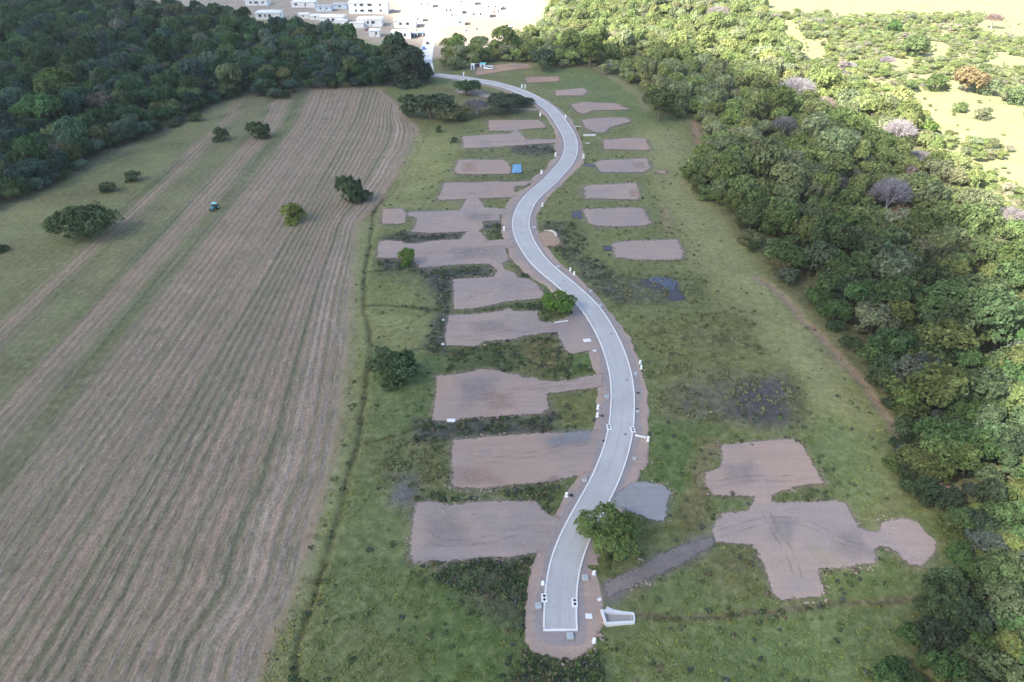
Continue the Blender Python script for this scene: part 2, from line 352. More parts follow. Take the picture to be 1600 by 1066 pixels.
pads = [  # name, px outline, material, label-free (setting)
 ("650,788 672,783 700,790 745,784 800,783 838,783 846,798 858,806 876,808 868,845 853,862 832,866 800,872 770,870 700,878 645,880 641,868 643,830", 'pad'),
 ("708,688 731,686 761,682 816,680 872,678 900,675 939,672 935,705 924,738 905,744 881,748 862,752 825,757 750,765 712,764 703,757 707,741 705,726 706,707", 'pad_warm'),
 ("848,681 905,674 934,674 930,697 880,701 850,700", 'gravel'),
 ("682,587 716,585 740,581 747,578 776,579 794,583 815,587 817,591 837,590 841,595 860,597 876,596 904,592 925,588 941,584 941,603 925,608 895,611 852,615 855,628 857,639 844,647 785,650 729,654 706,658 674,657 680,630 682,602", 'pad_warm'),
 ("701,493 747,491 785,486 790,483 795,482 804,487 839,487 841,495 843,503 866,504 899,491 916,504 926,522 935,545 910,551 895,555 882,547 874,529 872,519 848,521 820,526 804,530 757,534 747,541 697,541 696,529 699,508", 'pad'),
 ("708,437 747,435 772,433 777,424 766,412 783,411 789,422 804,427 809,434 826,437 837,444 849,459 852,465 822,469 785,474 738,483 708,485 709,460", 'pad'),
 ("592,379 603,376 629,377 635,381 654,381 672,377 691,375 719,375 725,369 732,361 746,361 757,371 761,377 803,374 806,386 789,390 795,407 783,412 766,413 729,414 691,416 656,419 652,412 640,404 590,403", 'pad'),
 ("637,332 654,331 719,329 723,321 731,309 747,309 757,324 800,328 800,334 781,336 781,345 755,347 755,358 746,363 731,363 672,365 644,363 650,352 650,341 635,337", 'pad'),
 ("598,328 629,326 636,334 633,349 626,351 596,351", 'pad_warm'),
 ("693,286 747,285 832,284 821,291 804,292 802,298 807,304 798,309 747,311 729,312 684,313 689,298", 'pad_warm'),
 ("716,250 785,250 794,255 799,266 796,272 747,273 714,272 710,268", 'pad_warm'),
 ("723,214 747,212 796,209 803,204 809,204 819,214 823,218 870,218 874,223 847,225 780,230 747,232 723,232", 'pad'),
 ("762,188 841,188 849,193 853,200 823,202 809,204 803,205 765,205", 'pad_warm'),
 ("794,170 841,170 843,173 794,172", 'pad'),
 ("712,139 752,142 768,150 760,154 745,150 715,146", 'pad'),
 ("1125,696 1181,690 1241,686 1252,696 1269,726 1288,757 1252,759 1208,770 1203,781 1206,789 1183,789 1178,775 1115,774 1101,756 1101,742 1126,729 1129,715", 'pad_warm'),
 ("1178,787 1225,787 1302,782 1321,786 1343,828 1371,832 1376,817 1406,811 1431,817 1445,833 1461,845 1461,863 1439,885 1420,883 1401,863 1384,855 1365,858 1371,880 1335,887 1280,891 1285,927 1280,932 1239,935 1222,939 1208,929 1197,902 1184,863 1175,850 1151,851 1115,847 1112,828 1129,803 1170,800", 'pad'),
 ("964,772 989,754 1007,753 1036,758 1047,769 1041,802 1036,814 1022,814 989,801 955,788", 'gravel'),
 ("1113,838 1080,848 1050,860 1010,879 975,897 945,913 950,934 985,920 1020,903 1060,883 1090,866 1116,854", 'mud'),
 ("820,121 874,120 873,128 823,130", 'soil'), ("868,142 911,138 919,143 911,150 868,150", 'pad_warm'),
 ("890,164 911,160 964,162 984,172 926,173 911,179 902,176", 'pad_warm'), ("908,188 930,185 979,184 988,190 954,199 943,208 928,207 914,200", 'pad'),
 ("941,219 986,216 1009,217 1016,232 1012,235 943,234", 'pad_warm'), ("928,256 940,251 1012,248 1016,264 1005,270 938,270", 'pad'),
 ("1025,267 1041,268 1040,272 1026,270", 'pad_warm'),
 ("911,292 930,289 996,286 1001,307 996,313 914,311", 'pad'), ("911,328 967,325 1003,326 1018,349 1001,354 939,355 919,350", 'pad'),
 ("955,381 986,377 1057,375 1069,394 1065,406 1000,407 962,403", 'pad'),
 ("840,366 855,362 866,362 877,379 870,385 850,386", 'soil'),
 ("745,106 770,103 800,99 826,101 832,106 800,110 775,114 752,118 742,118", 'soil'),
]
track_px = "1113,838 1080,850 1050,862 1010,880 975,898 940,914 952,938 985,922 1020,905 1060,885 1090,868 1116,854"
path_px = [(1085,190),(1092,215),(1098,235)]
path2_px = [(1180,434),(1200,446),(1225,467),(1250,500),(1283,525),(1308,558),(1340,588),(1363,620),(1380,643),(1400,672),(1422,705)]
rightforest = "690,113 735,106 780,97 835,98 870,107 915,106 945,122 965,118 1005,146 1018,170 1015,184 1045,192 1085,182 1100,215 1096,245 1062,285 1068,302 1112,318 1142,338 1150,370 1192,408 1222,445 1290,505 1338,575 1405,655 1402,700 1388,735 1418,775 1455,800 1478,830 1490,870 1462,915 1440,955 1408,1005 1378,1066 1370,1180 2300,1180 2600,500 2000,-20 880,-20 858,12 848,40 838,62 800,68 780,80 740,84 690,84"
leftforest = "-260,425 -100,365 0,325 60,300 100,282 165,240 230,218 290,187 350,158 400,150 440,158 470,143 540,138 590,136 640,137 676,128 655,103 650,92 640,86 600,84 570,78 555,72 520,62 480,56 440,52 400,44 350,26 250,16 100,8 -200,4 -900,0 -1400,300"
RF = G(gp(rightforest)); LF = G(gp(leftforest))

CLEAR_PX = ("1210,36 1240,30 1255,60 1290,74 1275,100 1240,88", "1390,-20 1700,-20 1640,18 1450,18 1380,6", "1450,65 1482,70 1475,98 1448,92", "1422,140 1480,146 1560,158 1600,172 1610,235 1590,240 1540,222 1500,226 1455,196 1425,168",
                              "1540,92 1620,92 1620,108 1535,106", "1565,245 1620,240 1625,330 1590,318 1570,280", "1380,95 1425,92 1430,110 1395,112", "1545,20 1620,28 1610,62 1550,56 1520,45", "1440,125 1470,120 1470,140 1440,140", "1550,855 1600,890 1600,912 1562,896", "1455,740 1495,762 1482,782 1458,765")
# ------------------------------------------------------------------ ground sheet
def axis(a0, a1, fine, lo, hi, gr=1.12):
    v = list(np.arange(a0, a1+1e-6, fine)); s = fine
    while v[-1] < hi: s = min(s*gr, 120); v.append(v[-1]+s)
    s = fine; pre = []
    x = a0
    while x > lo: s = min(s*gr, 120); x -= s; pre.append(x)
    return np.array(pre[::-1]+v)
xs = axis(-95, 115, .8, -2600, 2600, 1.06); ys0 = np.arange(40, 240, .7); ys = [*ys0]; s_ = .7
while ys[-1] < 560: s_ = min(s_*1.01, 2.2); ys.append(ys[-1]+s_)
while ys[-1] < 4200: s_ = min(s_*1.08, 150); ys.append(ys[-1]+s_)
ys = np.array([-600, -300, -100, 0, 20]+ys)
X, Y = np.meshgrid(xs, ys); X = X.ravel(); Y = Y.ravel()
col = np.zeros((len(X), 3)); prm = np.zeros((len(X), 3)); Z = np.zeros(len(X))
Dn = np.array
GR = dict(mid=(.105,.125,.058), light=(.19,.20,.10), lime=(.16,.18,.078), deep=(.06,.105,.035), dark=(.045,.062,.032), teal=(.073,.122,.054),
          char=(.05,.05,.052), brown=(.19,.135,.075), olive=(.14,.12,.05), straw=(.27,.28,.135), soil=(.31,.26,.22), litter=(.075,.07,.05), field=(.25,.182,.138), meadow=(.12,.135,.068))
n40 = fbm(X, Y, 45, 1)
col[:] = GR['mid']
col += (n40[:, None]-.5)*np.array([.10, .06, .04])
prm[:, 0] = .8
def paint(pts, c, soft=2.0, amt=1.0, rag=1.5, rough=None, px=True):
    poly = G(gp(pts)) if px else pts
    a = np.array(poly); mg = soft+rag+1
    sel = (X > a[:, 0].min()-mg) & (X < a[:, 0].max()+mg) & (Y > a[:, 1].min()-mg) & (Y < a[:, 1].max()+mg)
    if not sel.any(): return
    x = X[sel]; y = Y[sel]
    d = sdf(x, y, poly)+(fbm(x, y, 5, 11)-.5)*2*rag
    m = smooth(d/soft*.5+.5)*amt
    cc = np.array(GR[c] if isinstance(c, str) else c)
    col[sel] = col[sel]*(1-m[:, None])+cc*m[:, None]
    if rough is not None: prm[sel, 0] = prm[sel, 0]*(1-m)+rough*m
def line(pts, c, wd, soft=.6, amt=1.0, depth=0, px=True, rough=None, wob=.6):
    poly = G(pts) if px else pts
    a = np.array(poly); mg = wd+soft+2
    sel = (X > a[:, 0].min()-mg) & (X < a[:, 0].max()+mg) & (Y > a[:, 1].min()-mg) & (Y < a[:, 1].max()+mg)
    x = X[sel]; y = Y[sel]
    wx = (vnoise(x, y, 4, 21)-.5)*2*wob; wy = (vnoise(x, y, 4, 22)-.5)*2*wob
    d = wd/2-seg_dist(x+wx, y+wy, poly, False)
    m = smooth(d/soft*.5+.5)*amt
    cc = np.array(GR[c] if isinstance(c, str) else c)
    col[sel] = col[sel]*(1-m[:, None])+cc*m[:, None]
    if depth: Z[sel] -= depth*m
    if rough is not None: prm[sel, 0] = prm[sel, 0]*(1-m)+rough*m
# far country
far_ = smooth((Y-560)/120); straw = np.array(GR['straw'])
col = col*(1-.6*far_[:, None])+straw*.6*far_[:, None]
# right-hand scrub ground
paint(rightforest, (.075,.08,.045), 4, .9, 2)
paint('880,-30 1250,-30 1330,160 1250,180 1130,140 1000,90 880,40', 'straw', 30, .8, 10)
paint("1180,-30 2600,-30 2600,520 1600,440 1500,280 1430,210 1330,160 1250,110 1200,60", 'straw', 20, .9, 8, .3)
paint(leftforest, 'litter', 4, .85, 2)
for s_c in CLEAR_PX: paint(s_c, (.245,.25,.125), 8, .85, 4, .9)
# town soil
paint("150,-30 900,-30 850,10 845,42 835,55 800,62 770,76 700,84 690,90 655,94 640,80 560,60 480,36 400,28 350,14 100,2", 'soil', 12, .95, 5, .25)
paint("700,30 830,30 840,50 760,62 700,60", (.34,.24,.16), 12, .6, 5)
paint("780,0 850,-10 850,20 800,35", (.42,.42,.22), 14, .7, 5)
# mown field : right edge and rows
fr_px = "394,1066 409,1004 439,955 461,910 473,846 488,790 506,748 518,688 523,666 527,640 540,530 544,447 552,391 553,350 567,335 585,323 596,296 612,278 626,253 643,231 648,204 641,193 624,180 614,163 598,148 586,139"
fr = G(gp(fr_px))
fieldpoly = [(-700, 20), (-40, 20)]+fr+G(gp("540,139 490,141 440,156 400,152 350,160 290,190 230,222 165,245 100,286 0,330 -100,370 -260,430"))+[(-700, 260)]
paint([(p[0]+3, p[1]) for p in fieldpoly], 'field', 1.2, 1, 1.0, .35, px=False)
fy = np.array([p[1] for p in fr]); fx = np.array([p[0] for p in fr])
o_ = np.argsort(fy); redge = np.interp(Y, fy[o_], fx[o_])
drift = np.interp(Y, [60, 180, 320, 400, 470], [2, 0, -3, -6, -16])
wgt = np.interp(X, [-200, -150, -95, -60, -45], [1.0, 1.0, .3, .0, 0])
urow = X-drift*(.4+.6*wgt)
near_r = np.clip((X+85)/30, 0, 1); urow = urow*(1-near_r)+(X-redge-50)*near_r
fd = sdf(X, Y, fieldpoly) if False else None
sel = (X < -30) & (Y < 520)
fm = np.zeros(len(X)); fm[sel] = smooth((sdf(X[sel], Y[sel], fieldpoly)+(fbm(X[sel], Y[sel], 4, 31)-.5)*1.6)/1.0*.5+.5)
# grass strips of the meadow, by row coordinate
def band(u0, u1, soft=1.0):
    uu = urow+(fbm(X, Y, 9, 41)-.5)*1.6
    return smooth((uu-u0)/soft*.5+.5)*smooth((u1-uu)/soft*.5+.5)
strip = band(-1500, -164.5, 1.5)
g_ = np.maximum(strip, band(-157, -140.5, 1.2)*.92)
g_ = np.maximum(g_, band(-129.5, -126.5, .8)*.85); g_ = np.maximum(g_, band(-125, -122.6, .7)*.95)
g_ = np.maximum(g_, band(-122, -119, 2)*.4); g_ = np.maximum(g_, band(-134, -132, 1.5)*.3)
mead = np.array(GR['meadow'])*(1+(fbm(X, Y, 18, 51)[:, None]-.5)*.5)+np.array([.05, .01, -.01])*np.clip(fbm(X, Y, 14, 52)[:, None]-.55, 0, 1)*2
gm = (g_*fm)[:, None]
col = col*(1-gm)+mead*gm
for uc, wd_, am in ((-164.3, 1.0, 1), (-156.8, .8, .8), (-140.3, 1.2, 1), (-125.8, 1.3, 1), (-122.3, .9, .8), (-106, .5, .5), (-96, .6, .5), (-88.5, .9, .7), (-86, .6, .7), (-83.5, .6, .7), (-80.6, .7, .7), (-78, .5, .5), (-72, .5, .5), (-64, 1.2, .65), (-52, .5, .5), (-55, .6, .35), (-47.5, .5, .5)):
    mm = (np.exp(-((urow+(fbm(X, Y, 12, 61)-.5)*1.2-uc)/wd_)**2)*am*fm)[:, None]
    col = col*(1-mm)+np.array([.05, .08, .032])*mm
for uc, wd_, am in ((-60, 1.6, .5), (-50.6, .5, .6), (-45.6, .6, .5), (-53.6, .5, .5), (-57, .7, .4)):
    mm = (np.exp(-((urow+(fbm(X, Y, 12, 62)-.5)*1.2-uc)/wd_)**2)*am*fm)[:, None]
    col = col*(1-mm)+np.array([.36, .29, .245])*mm
# large olive / green drift across the field
gg = (smooth((fbm(X, Y, 60, 71)-.42)*4)*.35*smooth((200-Y)/80)*fm)[:, None]
col = col*(1-gg)+np.array([.13, .125, .08])*gg
prm[:, 1] = fm*(1-.75*np.clip(g_, 0, 1)); prm[:, 2] = urow
prm[:, 0] = np.where(fm > .5, np.where(g_ > .5, .75, .30), prm[:, 0])
prm[:, 0] = np.where(strip*fm > .5, .7, prm[:, 0])
line([(390,150),(355,172),(310,205),(262,252)], 'brown', 3, 2, .35)
line([(-200,404),(0,325),(165,243),(290,188),(350,160)], (.2,.17,.12), 7, 5, .5)
line([(440,150),(500,140),(560,138),(600,140)], (.26,.19,.14), 5, 4, .6)
line([(152,362),(205,345),(230,330)], (.12,.10,.075), 10, 6, .35)
# margin strip between field and ditch
paint("400,1066 470,900 520,720 540,560 548,430 555,350 600,320 630,270 650,210 690,215 690,280 610,320 585,370 572,430 585,500 575,590 560,680 510,860 455,1100", 'light', 3, .75, 1.5, .7)
# big zones of the middle meadow
paint("455,1100 515,860 560,690 640,690 650,800 640,880 620,1100", 'teal', 6, .55, 3)
paint("620,1100 640,890 820,880 825,1000 860,1040 960,1030 1000,1100", 'deep', 6, .75, 3)
paint("480,1100 520,980 590,960 640,1100", 'mid', 8, .6, 4)
paint("560,690 690,670 700,780 650,800 600,790", (.10,.105,.055), 5, .6, 3)
paint("580,490 690,490 690,545 600,555", 'light', 3, .7, 2); paint("575,425 690,435 700,485 585,485", 'lime', 3, .6, 2)
paint("570,560 650,555 690,580 680,660 575,690", 'teal', 4, .6, 3)
paint("690,545 870,525 885,590 820,588 700,582", 'dark', 4, .7, 2.5); paint("800,530 880,525 886,592 820,588", 'olive', 5, .7, 2.5)
paint("886,550 930,548 935,585 890,592", 'deep', 2, .8, 1.5); paint("852,616 935,608 925,668 860,675 845,650", (.10,.11,.045), 3, .8, 2)
paint("650,655 840,652 870,650 860,677 700,688 650,690", 'char', 3, 0.90, 2.5)
paint("610,740 645,745 660,782 640,800 615,790", (.17,.165,.16), 3, .65, 3)
paint("655,765 830,758 885,752 880,805 846,797 835,783 650,785", (.085,.10,.045), 3, .7, 2)
paint("655,875 830,865 832,930 822,1000 760,950 720,930 700,900", 'char', 5, 0.70, 4)
paint("815,1020 860,1030 940,1030 945,1080 810,1080", 'char', 4, 0.75, 3)
paint("575,430 610,418 640,420 700,430 700,490 660,490 640,450", 'char', 4, .35, 3)
paint("650,420 768,413 775,432 710,437 700,560 660,540 690,480", 'char', 2.5, 0.90, 2)
paint("590,403 650,405 652,420 600,425 588,412", 'char', 2, 0.85, 1.5); paint("592,372 630,362 725,363 722,374 640,380 600,376", 'char', 2, 0.90, 1.5)
paint("755,346 780,344 785,358 757,359", 'char', 1.5, .9, 1); paint("757,359 788,358 790,374 760,377", 'dark', 2, .7, 1)
paint("789,391 800,387 815,415 845,430 840,436 810,433 796,410", (.08,.08,.045), 1.5, .8, 1)
paint("700,487 850,468 905,468 905,490 846,500 842,487 804,486 745,490", 'dark', 2, .75, 1.5)
paint("645,312 805,304 790,326 745,322 720,320 719,328 640,330", 'mid', 2, .6, 1.5)
paint("600,320 650,312 720,314 716,328 640,326", 'light', 3, .5, 2)
paint("797,226 860,225 872,238 840,246 800,240", 'char', 2.5, 0.90, 2); paint("715,235 800,233 870,242 850,262 818,262 800,250 715,250", (.085,.095,.05), 3, .5, 2)
paint("714,273 800,273 820,268 850,262 828,284 695,286", 'dark', 2.5, .55, 2)
paint("650,215 720,210 715,250 705,290 650,310 610,320 620,280", 'lime', 5, .55, 3)
paint("620,150 700,135 740,150 850,150 860,185 760,188 690,205 640,190", 'olive', 6, .4, 4)
paint("700,175 850,172 850,186 760,187 700,190", 'dark', 4, .6, 3)
# right of the road
paint("830,150 1000,130 1060,195 1080,250 1060,300 1120,340 1180,420 1130,600 1010,560 900,430 850,340 910,240", 'mid', 6, .6, 4)
paint("990,180 1060,200 1090,280 1130,340 1190,430 1260,520 1330,620 1390,700 1380,800 1340,810 1300,700 1250,600 1180,520 1080,400 1020,280", 'light', 7, .85, 3)
paint("830,105 950,118 1010,150 1060,200 1010,205 900,150", (.075,.115,.05), 7, .65, 4)
paint("1290,640 1390,690 1380,790 1340,815 1290,750 1260,690", 'teal', 6, .7, 3)
paint("850,345 905,345 920,400 960,420 970,470 930,455 880,400 848,365", 'char', 3, 0.70, 3)
paint("880,340 920,352 950,370 950,400 905,405 890,380", 'mid', 3, .6, 3)
paint("960,436 1056,430 1075,470 960,474", 'char', 3, 0.65, 3); paint("998,435 1052,431 1072,468 1048,471 1038,455 1008,449", (.06,.058,.07), 1.2, .95, 1, .2)
paint("980,430 1100,430 1110,470 1090,475 1070,440", 'dark', 4, .45, 3)
paint("990,500 1180,490 1190,560 1010,560", (.12,.13,.05), 7, .55, 4)
paint("1060,510 1150,520 1180,545 1100,550", 'char', 6, .35, 4)
paint("1030,570 1230,565 1245,650 1110,660 1020,640", (.12,.125,.055), 6, .6, 4)
paint("1050,600 1120,590 1230,585 1238,655 1190,665 1060,650", (.10,.095,.085), 7, 0.70, 4); paint("1160,595 1228,592 1237,655 1190,664 1130,650", (.07,.066,.072), 3, .95, 2.5, .4)
paint("1225,570 1255,600 1258,650 1240,655 1232,590", 'dark', 3, .6, 2); paint("1135,490 1165,495 1185,540 1160,545", 'dark', 3, .55, 2)
paint("1020,670 1120,660 1135,700 1100,745 1110,780 1040,820 1015,720", 'deep', 5, .55, 3)
paint("1095,690 1125,690 1105,760 1110,800 1075,840 1065,800", 'brown', 3, .6, 3)
paint("955,830 1100,790 1115,835 1000,885 930,910 920,880", (.09,.095,.045), 5, .6, 4)
paint("1090,860 1175,855 1200,935 1120,930", (.13,.10,.06), 5, .55, 4)
paint("960,940 1120,900 1400,940 1400,1100 950,1100", (.105,.135,.06), 8, .6, 5)
paint("1120,990 1400,970 1380,1100 1100,1100", 'teal', 10, .6, 5); paint("1290,900 1420,870 1460,890 1400,940 1290,940", (.10,.14,.05), 5, .6, 3)
paint("1385,690 1440,700 1450,790 1410,770", 'dark', 4, .7, 2)
paint("1400,870 1500,850 1480,930 1420,1000 1390,1100 1340,1100 1360,960", 'dark', 8, .5, 5)
paint(track_px, (.20,.175,.165), 1.6, .9, 1.6, .4)
line([(1085,858),(1030,885),(980,905)], (.11,.10,.105), 1.6, 1.2, .7, wob=.8)
paint("940,905 985,895 1000,930 960,945", (.16,.15,.15), 2.5, .5, 2.5)
line(path2_px, (.215,.155,.125), 2.1, 1.0, .85, .15, rough=.3); line([(a+5, b-3) for a, b in path2_px], (.29,.205,.135), .9, .8, .7, rough=.3)
line(path_px, (.27,.17,.13), 4, 3, .9, rough=.3); line([(1040,330),(1045,360)], (.3,.18,.12), 3, 3, .5)
line([(930,106),(955,120),(1000,150),(1010,172)], (.24,.2,.13), 4, 3, .6)
line([(1000,962),(1100,965),(1200,955),(1300,943),(1450,937)], (.13,.10,.06), 1.2, .8, .85)
line([(1000,964),(1100,967),(1200,957),(1300,945),(1450,939)], (.04,.045,.03), .4, .4, .85)
line([(1290,845),(1380,800),(1400,790)], 'brown', 2, 2, .3)
paint("1548,857 1562,860 1575,880 1597,895 1590,903 1566,893 1556,878", 'soil', 2, .95, 1); paint("1462,742 1475,748 1492,765 1480,770 1462,760", (.38,.26,.19), 1.5, .9, 1)
PC = dict(mud=(.13,.115,.10), pad=(.20,.175,.15), pad_warm=(.21,.17,.14), gravel=(.17,.16,.15), soil=(.26,.19,.14))
for px, mt in pads:
    fz = g(*gp(px)[0])[1]
    paint(px, PC[mt], 2.6 if fz < 260 else 4.5, .75, 1.3 if fz < 260 else 2.2, .5)
# ditches and wheel tracks
ditch = [(452,1090),(459,1064),(469,1004),(491,929),(518,842),(536,771),(555,703),(563,666),(574,586),(578,556),(579,530),(568,481),(570,424),(578,379),(583,334),(597,312)]
line(ditch, (.035,.04,.02), 1.15, .5, .95, .55, wob=.35)
line(ditch, (.15,.16,.07), 3.6, 1.5, .25)
line([(560,694),(590,687),(625,678),(672,660)], (.05,.055,.03), .9, .5, .9, .35, wob=.3)
line([(620,551),(640,547),(697,538)], (.05,.055,.03), 1.0, .5, .9, .35, wob=.3)
line([(568,424),(603,423)], (.05,.055,.03), .9, .5, .8, .2, wob=.3); line([(568,478),(600,476),(630,478),(672,484),(700,485)], (.05,.055,.03), 1.3, .6, .85, .3, wob=.3)
line([(891,549),(890,594)], (.045,.05,.03), 1.0, .5, .9, .3); line([(778,653),(785,680)], 'char', 2.4, 1, .8); line([(787,652),(796,680)], 'char', 1.2, 0.75, .6)
line([(800,925),(812,950),(820,980)], (.05,.05,.04), 1.3, .8, .7, wob=.5)
for t_ in ([(594,319),(607,298),(622,270),(640,236),(648,214),(646,199)], [(606,312),(628,280),(650,240),(665,215),(668,195)], [(620,310),(640,275)]):
    line(t_, (.10,.095,.055), .8, .6, .6)
line([(490,480),(505,490),(525,505),(532,540)], (.36,.3,.25), .8, .6, .8, wob=.3)
line([(482,838),(530,842),(570,835)], (.07,.08,.04), .8, .6, .6)
# relief
rel = (fbm(X, Y, 7, 81)-.5)*.30*np.clip(prm[:, 0], 0, 1)
nr = sdf(X, Y, shoulder_poly) if False else None
selr = (Y < 560) & (abs(X) < 140)
dr = np.full(len(X), 50.0); dr[selr] = seg_dist(X[selr], Y[selr], [tuple(p) for p in rc[::4]], False)
Z += rel*smooth((dr-6)/6) - .05
gm_ = smooth((col[:, 1]/np.maximum(col[:, 0], .01)-.98)*5)[:, None]; col = col*(1+gm_*np.array([.22, .13, -.02]))*np.array([1.03, 1.0, .94])
col = np.clip(col, .02, .8)
nx = len(xs); ny = len(ys); ii = np.arange(nx*ny).reshape(ny, nx)
Q = np.stack([ii[:-1, :-1], ii[:-1, 1:], ii[1:, 1:], ii[1:, :-1]], -1).reshape(-1, 4)
me = mesh_np('ground', np.stack([X, Y, Z], 1), Q, None, M['ground'], {'col': ('FLOAT_COLOR', np.c_[col, np.ones(len(X))]), 'prm': ('FLOAT_VECTOR', prm)}, True)
tag(link('ground', me), kind='structure')

# ------------------------------------------------------------------ flat sheets with ragged edges
def ragged(poly, step=.55, amp=.45, sc=2.2, seed=0):
    out = []
    for i in range(len(poly)):
        a = Vector(poly[i]); b = Vector(poly[(i+1) % len(poly)]); n = max(1, int((b-a).length/step))
        for k in range(n): out.append(a+(b-a)*(k/n))
    x = np.array([p.x for p in out]); y = np.array([p.y for p in out])
    dx = (fbm(x, y, sc, 101+seed)-.5)*2*amp+(fbm(x, y, sc*4, 131+seed)-.5)*2.2*amp; dy = (fbm(x, y, sc, 111+seed)-.5)*2*amp+(fbm(x, y, sc*4, 141+seed)-.5)*2.2*amp
    return [(x[i]+dx[i], y[i]+dy[i]) for i in range(len(out))]
def area(p): return sum(p[i][0]*p[(i+1) % len(p)][1]-p[(i+1) % len(p)][0]*p[i][1] for i in range(len(p)))/2
def sheet(name, poly, z, mat, skirt=.3, flare=.35):
    if area(poly) < 0: poly = poly[::-1]
    tr = geometry.tessellate_polygon([[Vector((p[0], p[1], 0)) for p in poly]])
    n = len(poly); V = [(p[0], p[1], z) for p in poly]; Fc = [t if (Vector(V[t[1]])-Vector(V[t[0]])).cross(Vector(V[t[2]])-Vector(V[t[0]])).z > 0 else t[::-1] for t in tr]
    for i in range(n):
        a = Vector(poly[i-1]); b = Vector(poly[(i+1) % n]); t = (b-a); t = t.normalized() if t.length > 1e-6 else Vector((1, 0)); V.append((poly[i][0]+t.y*flare, poly[i][1]-t.x*flare, z-skirt))
    Fc += [(i, n+i, n+(i+1) % n, (i+1) % n) for i in range(n)]
    me = bpy.data.meshes.new(name); me.from_pydata(V, [], Fc); me.materials.append(mat); me.update()
    return link(name, me)
def pad_sheet(px, mt, i):
    poly = G(gp(px)); a = np.array(poly); far_p = a[:, 1].mean() > 230; st_ = .8 if far_p else .5
    east = a[:, 0].mean() > 42 and far_p; gx = np.arange(a[:, 0].min()-2.5, a[:, 0].max()+2.5, st_); gy = np.arange(a[:, 1].min()-2.5, a[:, 1].max()+2.5, st_)
    PX, PY = np.meshgrid(gx, gy); PX = PX.ravel(); PY = PY.ravel(); d = sdf(PX, PY, poly)+(fbm(PX, PY, 9, 700+i)-.5)*1.2
    ii = np.arange(len(gx)*len(gy)).reshape(len(gy), len(gx)); q = np.stack([ii[:-1, :-1], ii[:-1, 1:], ii[1:, 1:], ii[1:, :-1]], -1).reshape(-1, 4); q = q[(d[q] > -1.6).any(1)]
    z = .17+.0011*i+.05*smooth(d/1.5)+(fbm(PX, PY, 5, 720)-.5)*.03
    u_, inv = np.unique(q, return_inverse=True)
    me = mesh_np('dirt_pad', np.stack([PX, PY, z], 1)[u_], inv.reshape(q.shape), None, M[mt], {'sd': ('FLOAT', d[u_]*(1/1.9 if east else 1/1.1 if far_p else 1/.75))}, True)
    tag(link('dirt_pad', me), kind='structure')
for i, (px, mt) in enumerate(pads): pad_sheet(px, mt, i)
tag(sheet('verge', ragged(shoulder_poly, .7, .3), .165, M['berm'], .3, .5), kind='structure')
iw = RW+.9+1.3*vnoise(arc, arc*0, 9, 33)+.5*vnoise(arc, arc*0, 2, 34); iw2 = RW+.8+1.6*vnoise(arc, arc*0, 8, 35)+.5*vnoise(arc, arc*0, 2.3, 36)
iw = np.minimum(iw, wl-.5); iw2 = np.minimum(iw2, wr-.4)
tag(sheet('verge', ragged(G(gp("914,990 915,1003 900,1010 870,1010 848,1006 836,990"))+[tuple(p) for p in offsets(rc, -iw)][2:]+list(reversed([tuple(p) for p in offsets(rc, iw2)][2:])), .8, .25), .188, M['shoulder'], .05, .05), kind='structure')

# soft stains and spreads on the pads
def stain_mat(name, c):
    m, nt, b = newmat(name); al = N(nt, 'ShaderNodeAttribute', attribute_name='alpha').outputs['Fac']; tc = N(nt, 'ShaderNodeTexCoord')
    n = noise(nt, tc.outputs['Object'], .5, 4, .65); b.inputs['Base Color'].default_value = (*c, 1)
    nt.links.new(scalecol(nt, c, maprange(nt, noise(nt, tc.outputs['Object'], 3, 3), .3, .7, .9, 1.1)), b.inputs['Base Color'])
    a = mth(nt, 'MULTIPLY', maprange(nt, mth(nt, 'MULTIPLY', al, mth(nt, 'ADD', mth(nt, 'MULTIPLY', n, 1.6), -.15)), .05, .9, 0, 1), .45)
    nt.links.new(a, b.inputs['Alpha']); return m
SM = {k: stain_mat(k+'_spread', v) for k, v in dict(grey=(.255,.235,.23), sand=(.44,.38,.28), pale=(.42,.38,.36), orange=(.36,.235,.17), wet=(.235,.19,.168)).items()}
def stain(px, kind, z, soft=2.0):
    poly = G(gp(px))
    if area(poly) < 0: poly = poly[::-1]
    poly = ragged(poly, 1.2, 1.0, 5, 7); n = len(poly)
    tr = geometry.tessellate_polygon([[Vector((p[0], p[1], 0)) for p in poly]])
    cx = sum(p[0] for p in poly)/n; cy = sum(p[1] for p in poly)/n
    V = []; A = []
    for k, s in enumerate((1.12, .74, .35)):
        for p in poly: V.append((cx+(p[0]-cx)*s, cy+(p[1]-cy)*s, z)); A.append((0, .5, 1)[k])
    Fc = []
    for k in range(2): Fc += [(k*n+i, k*n+(i+1) % n, (k+1)*n+(i+1) % n, (k+1)*n+i) for i in range(n)]
    V.append((cx, cy, z)); A.append(1); Fc += [(2*n+i, 2*n+(i+1) % n, 3*n) for i in range(n)]
    me = bpy.data.meshes.new('soil_patch'); me.from_pydata(V, [], Fc); me.materials.append(SM[kind]); me.update()
    a = me.attributes.new('alpha', 'FLOAT', 'POINT'); a.data.foreach_set('value', A)
    tag(link('soil_patch', me), kind='structure')
zz = .245
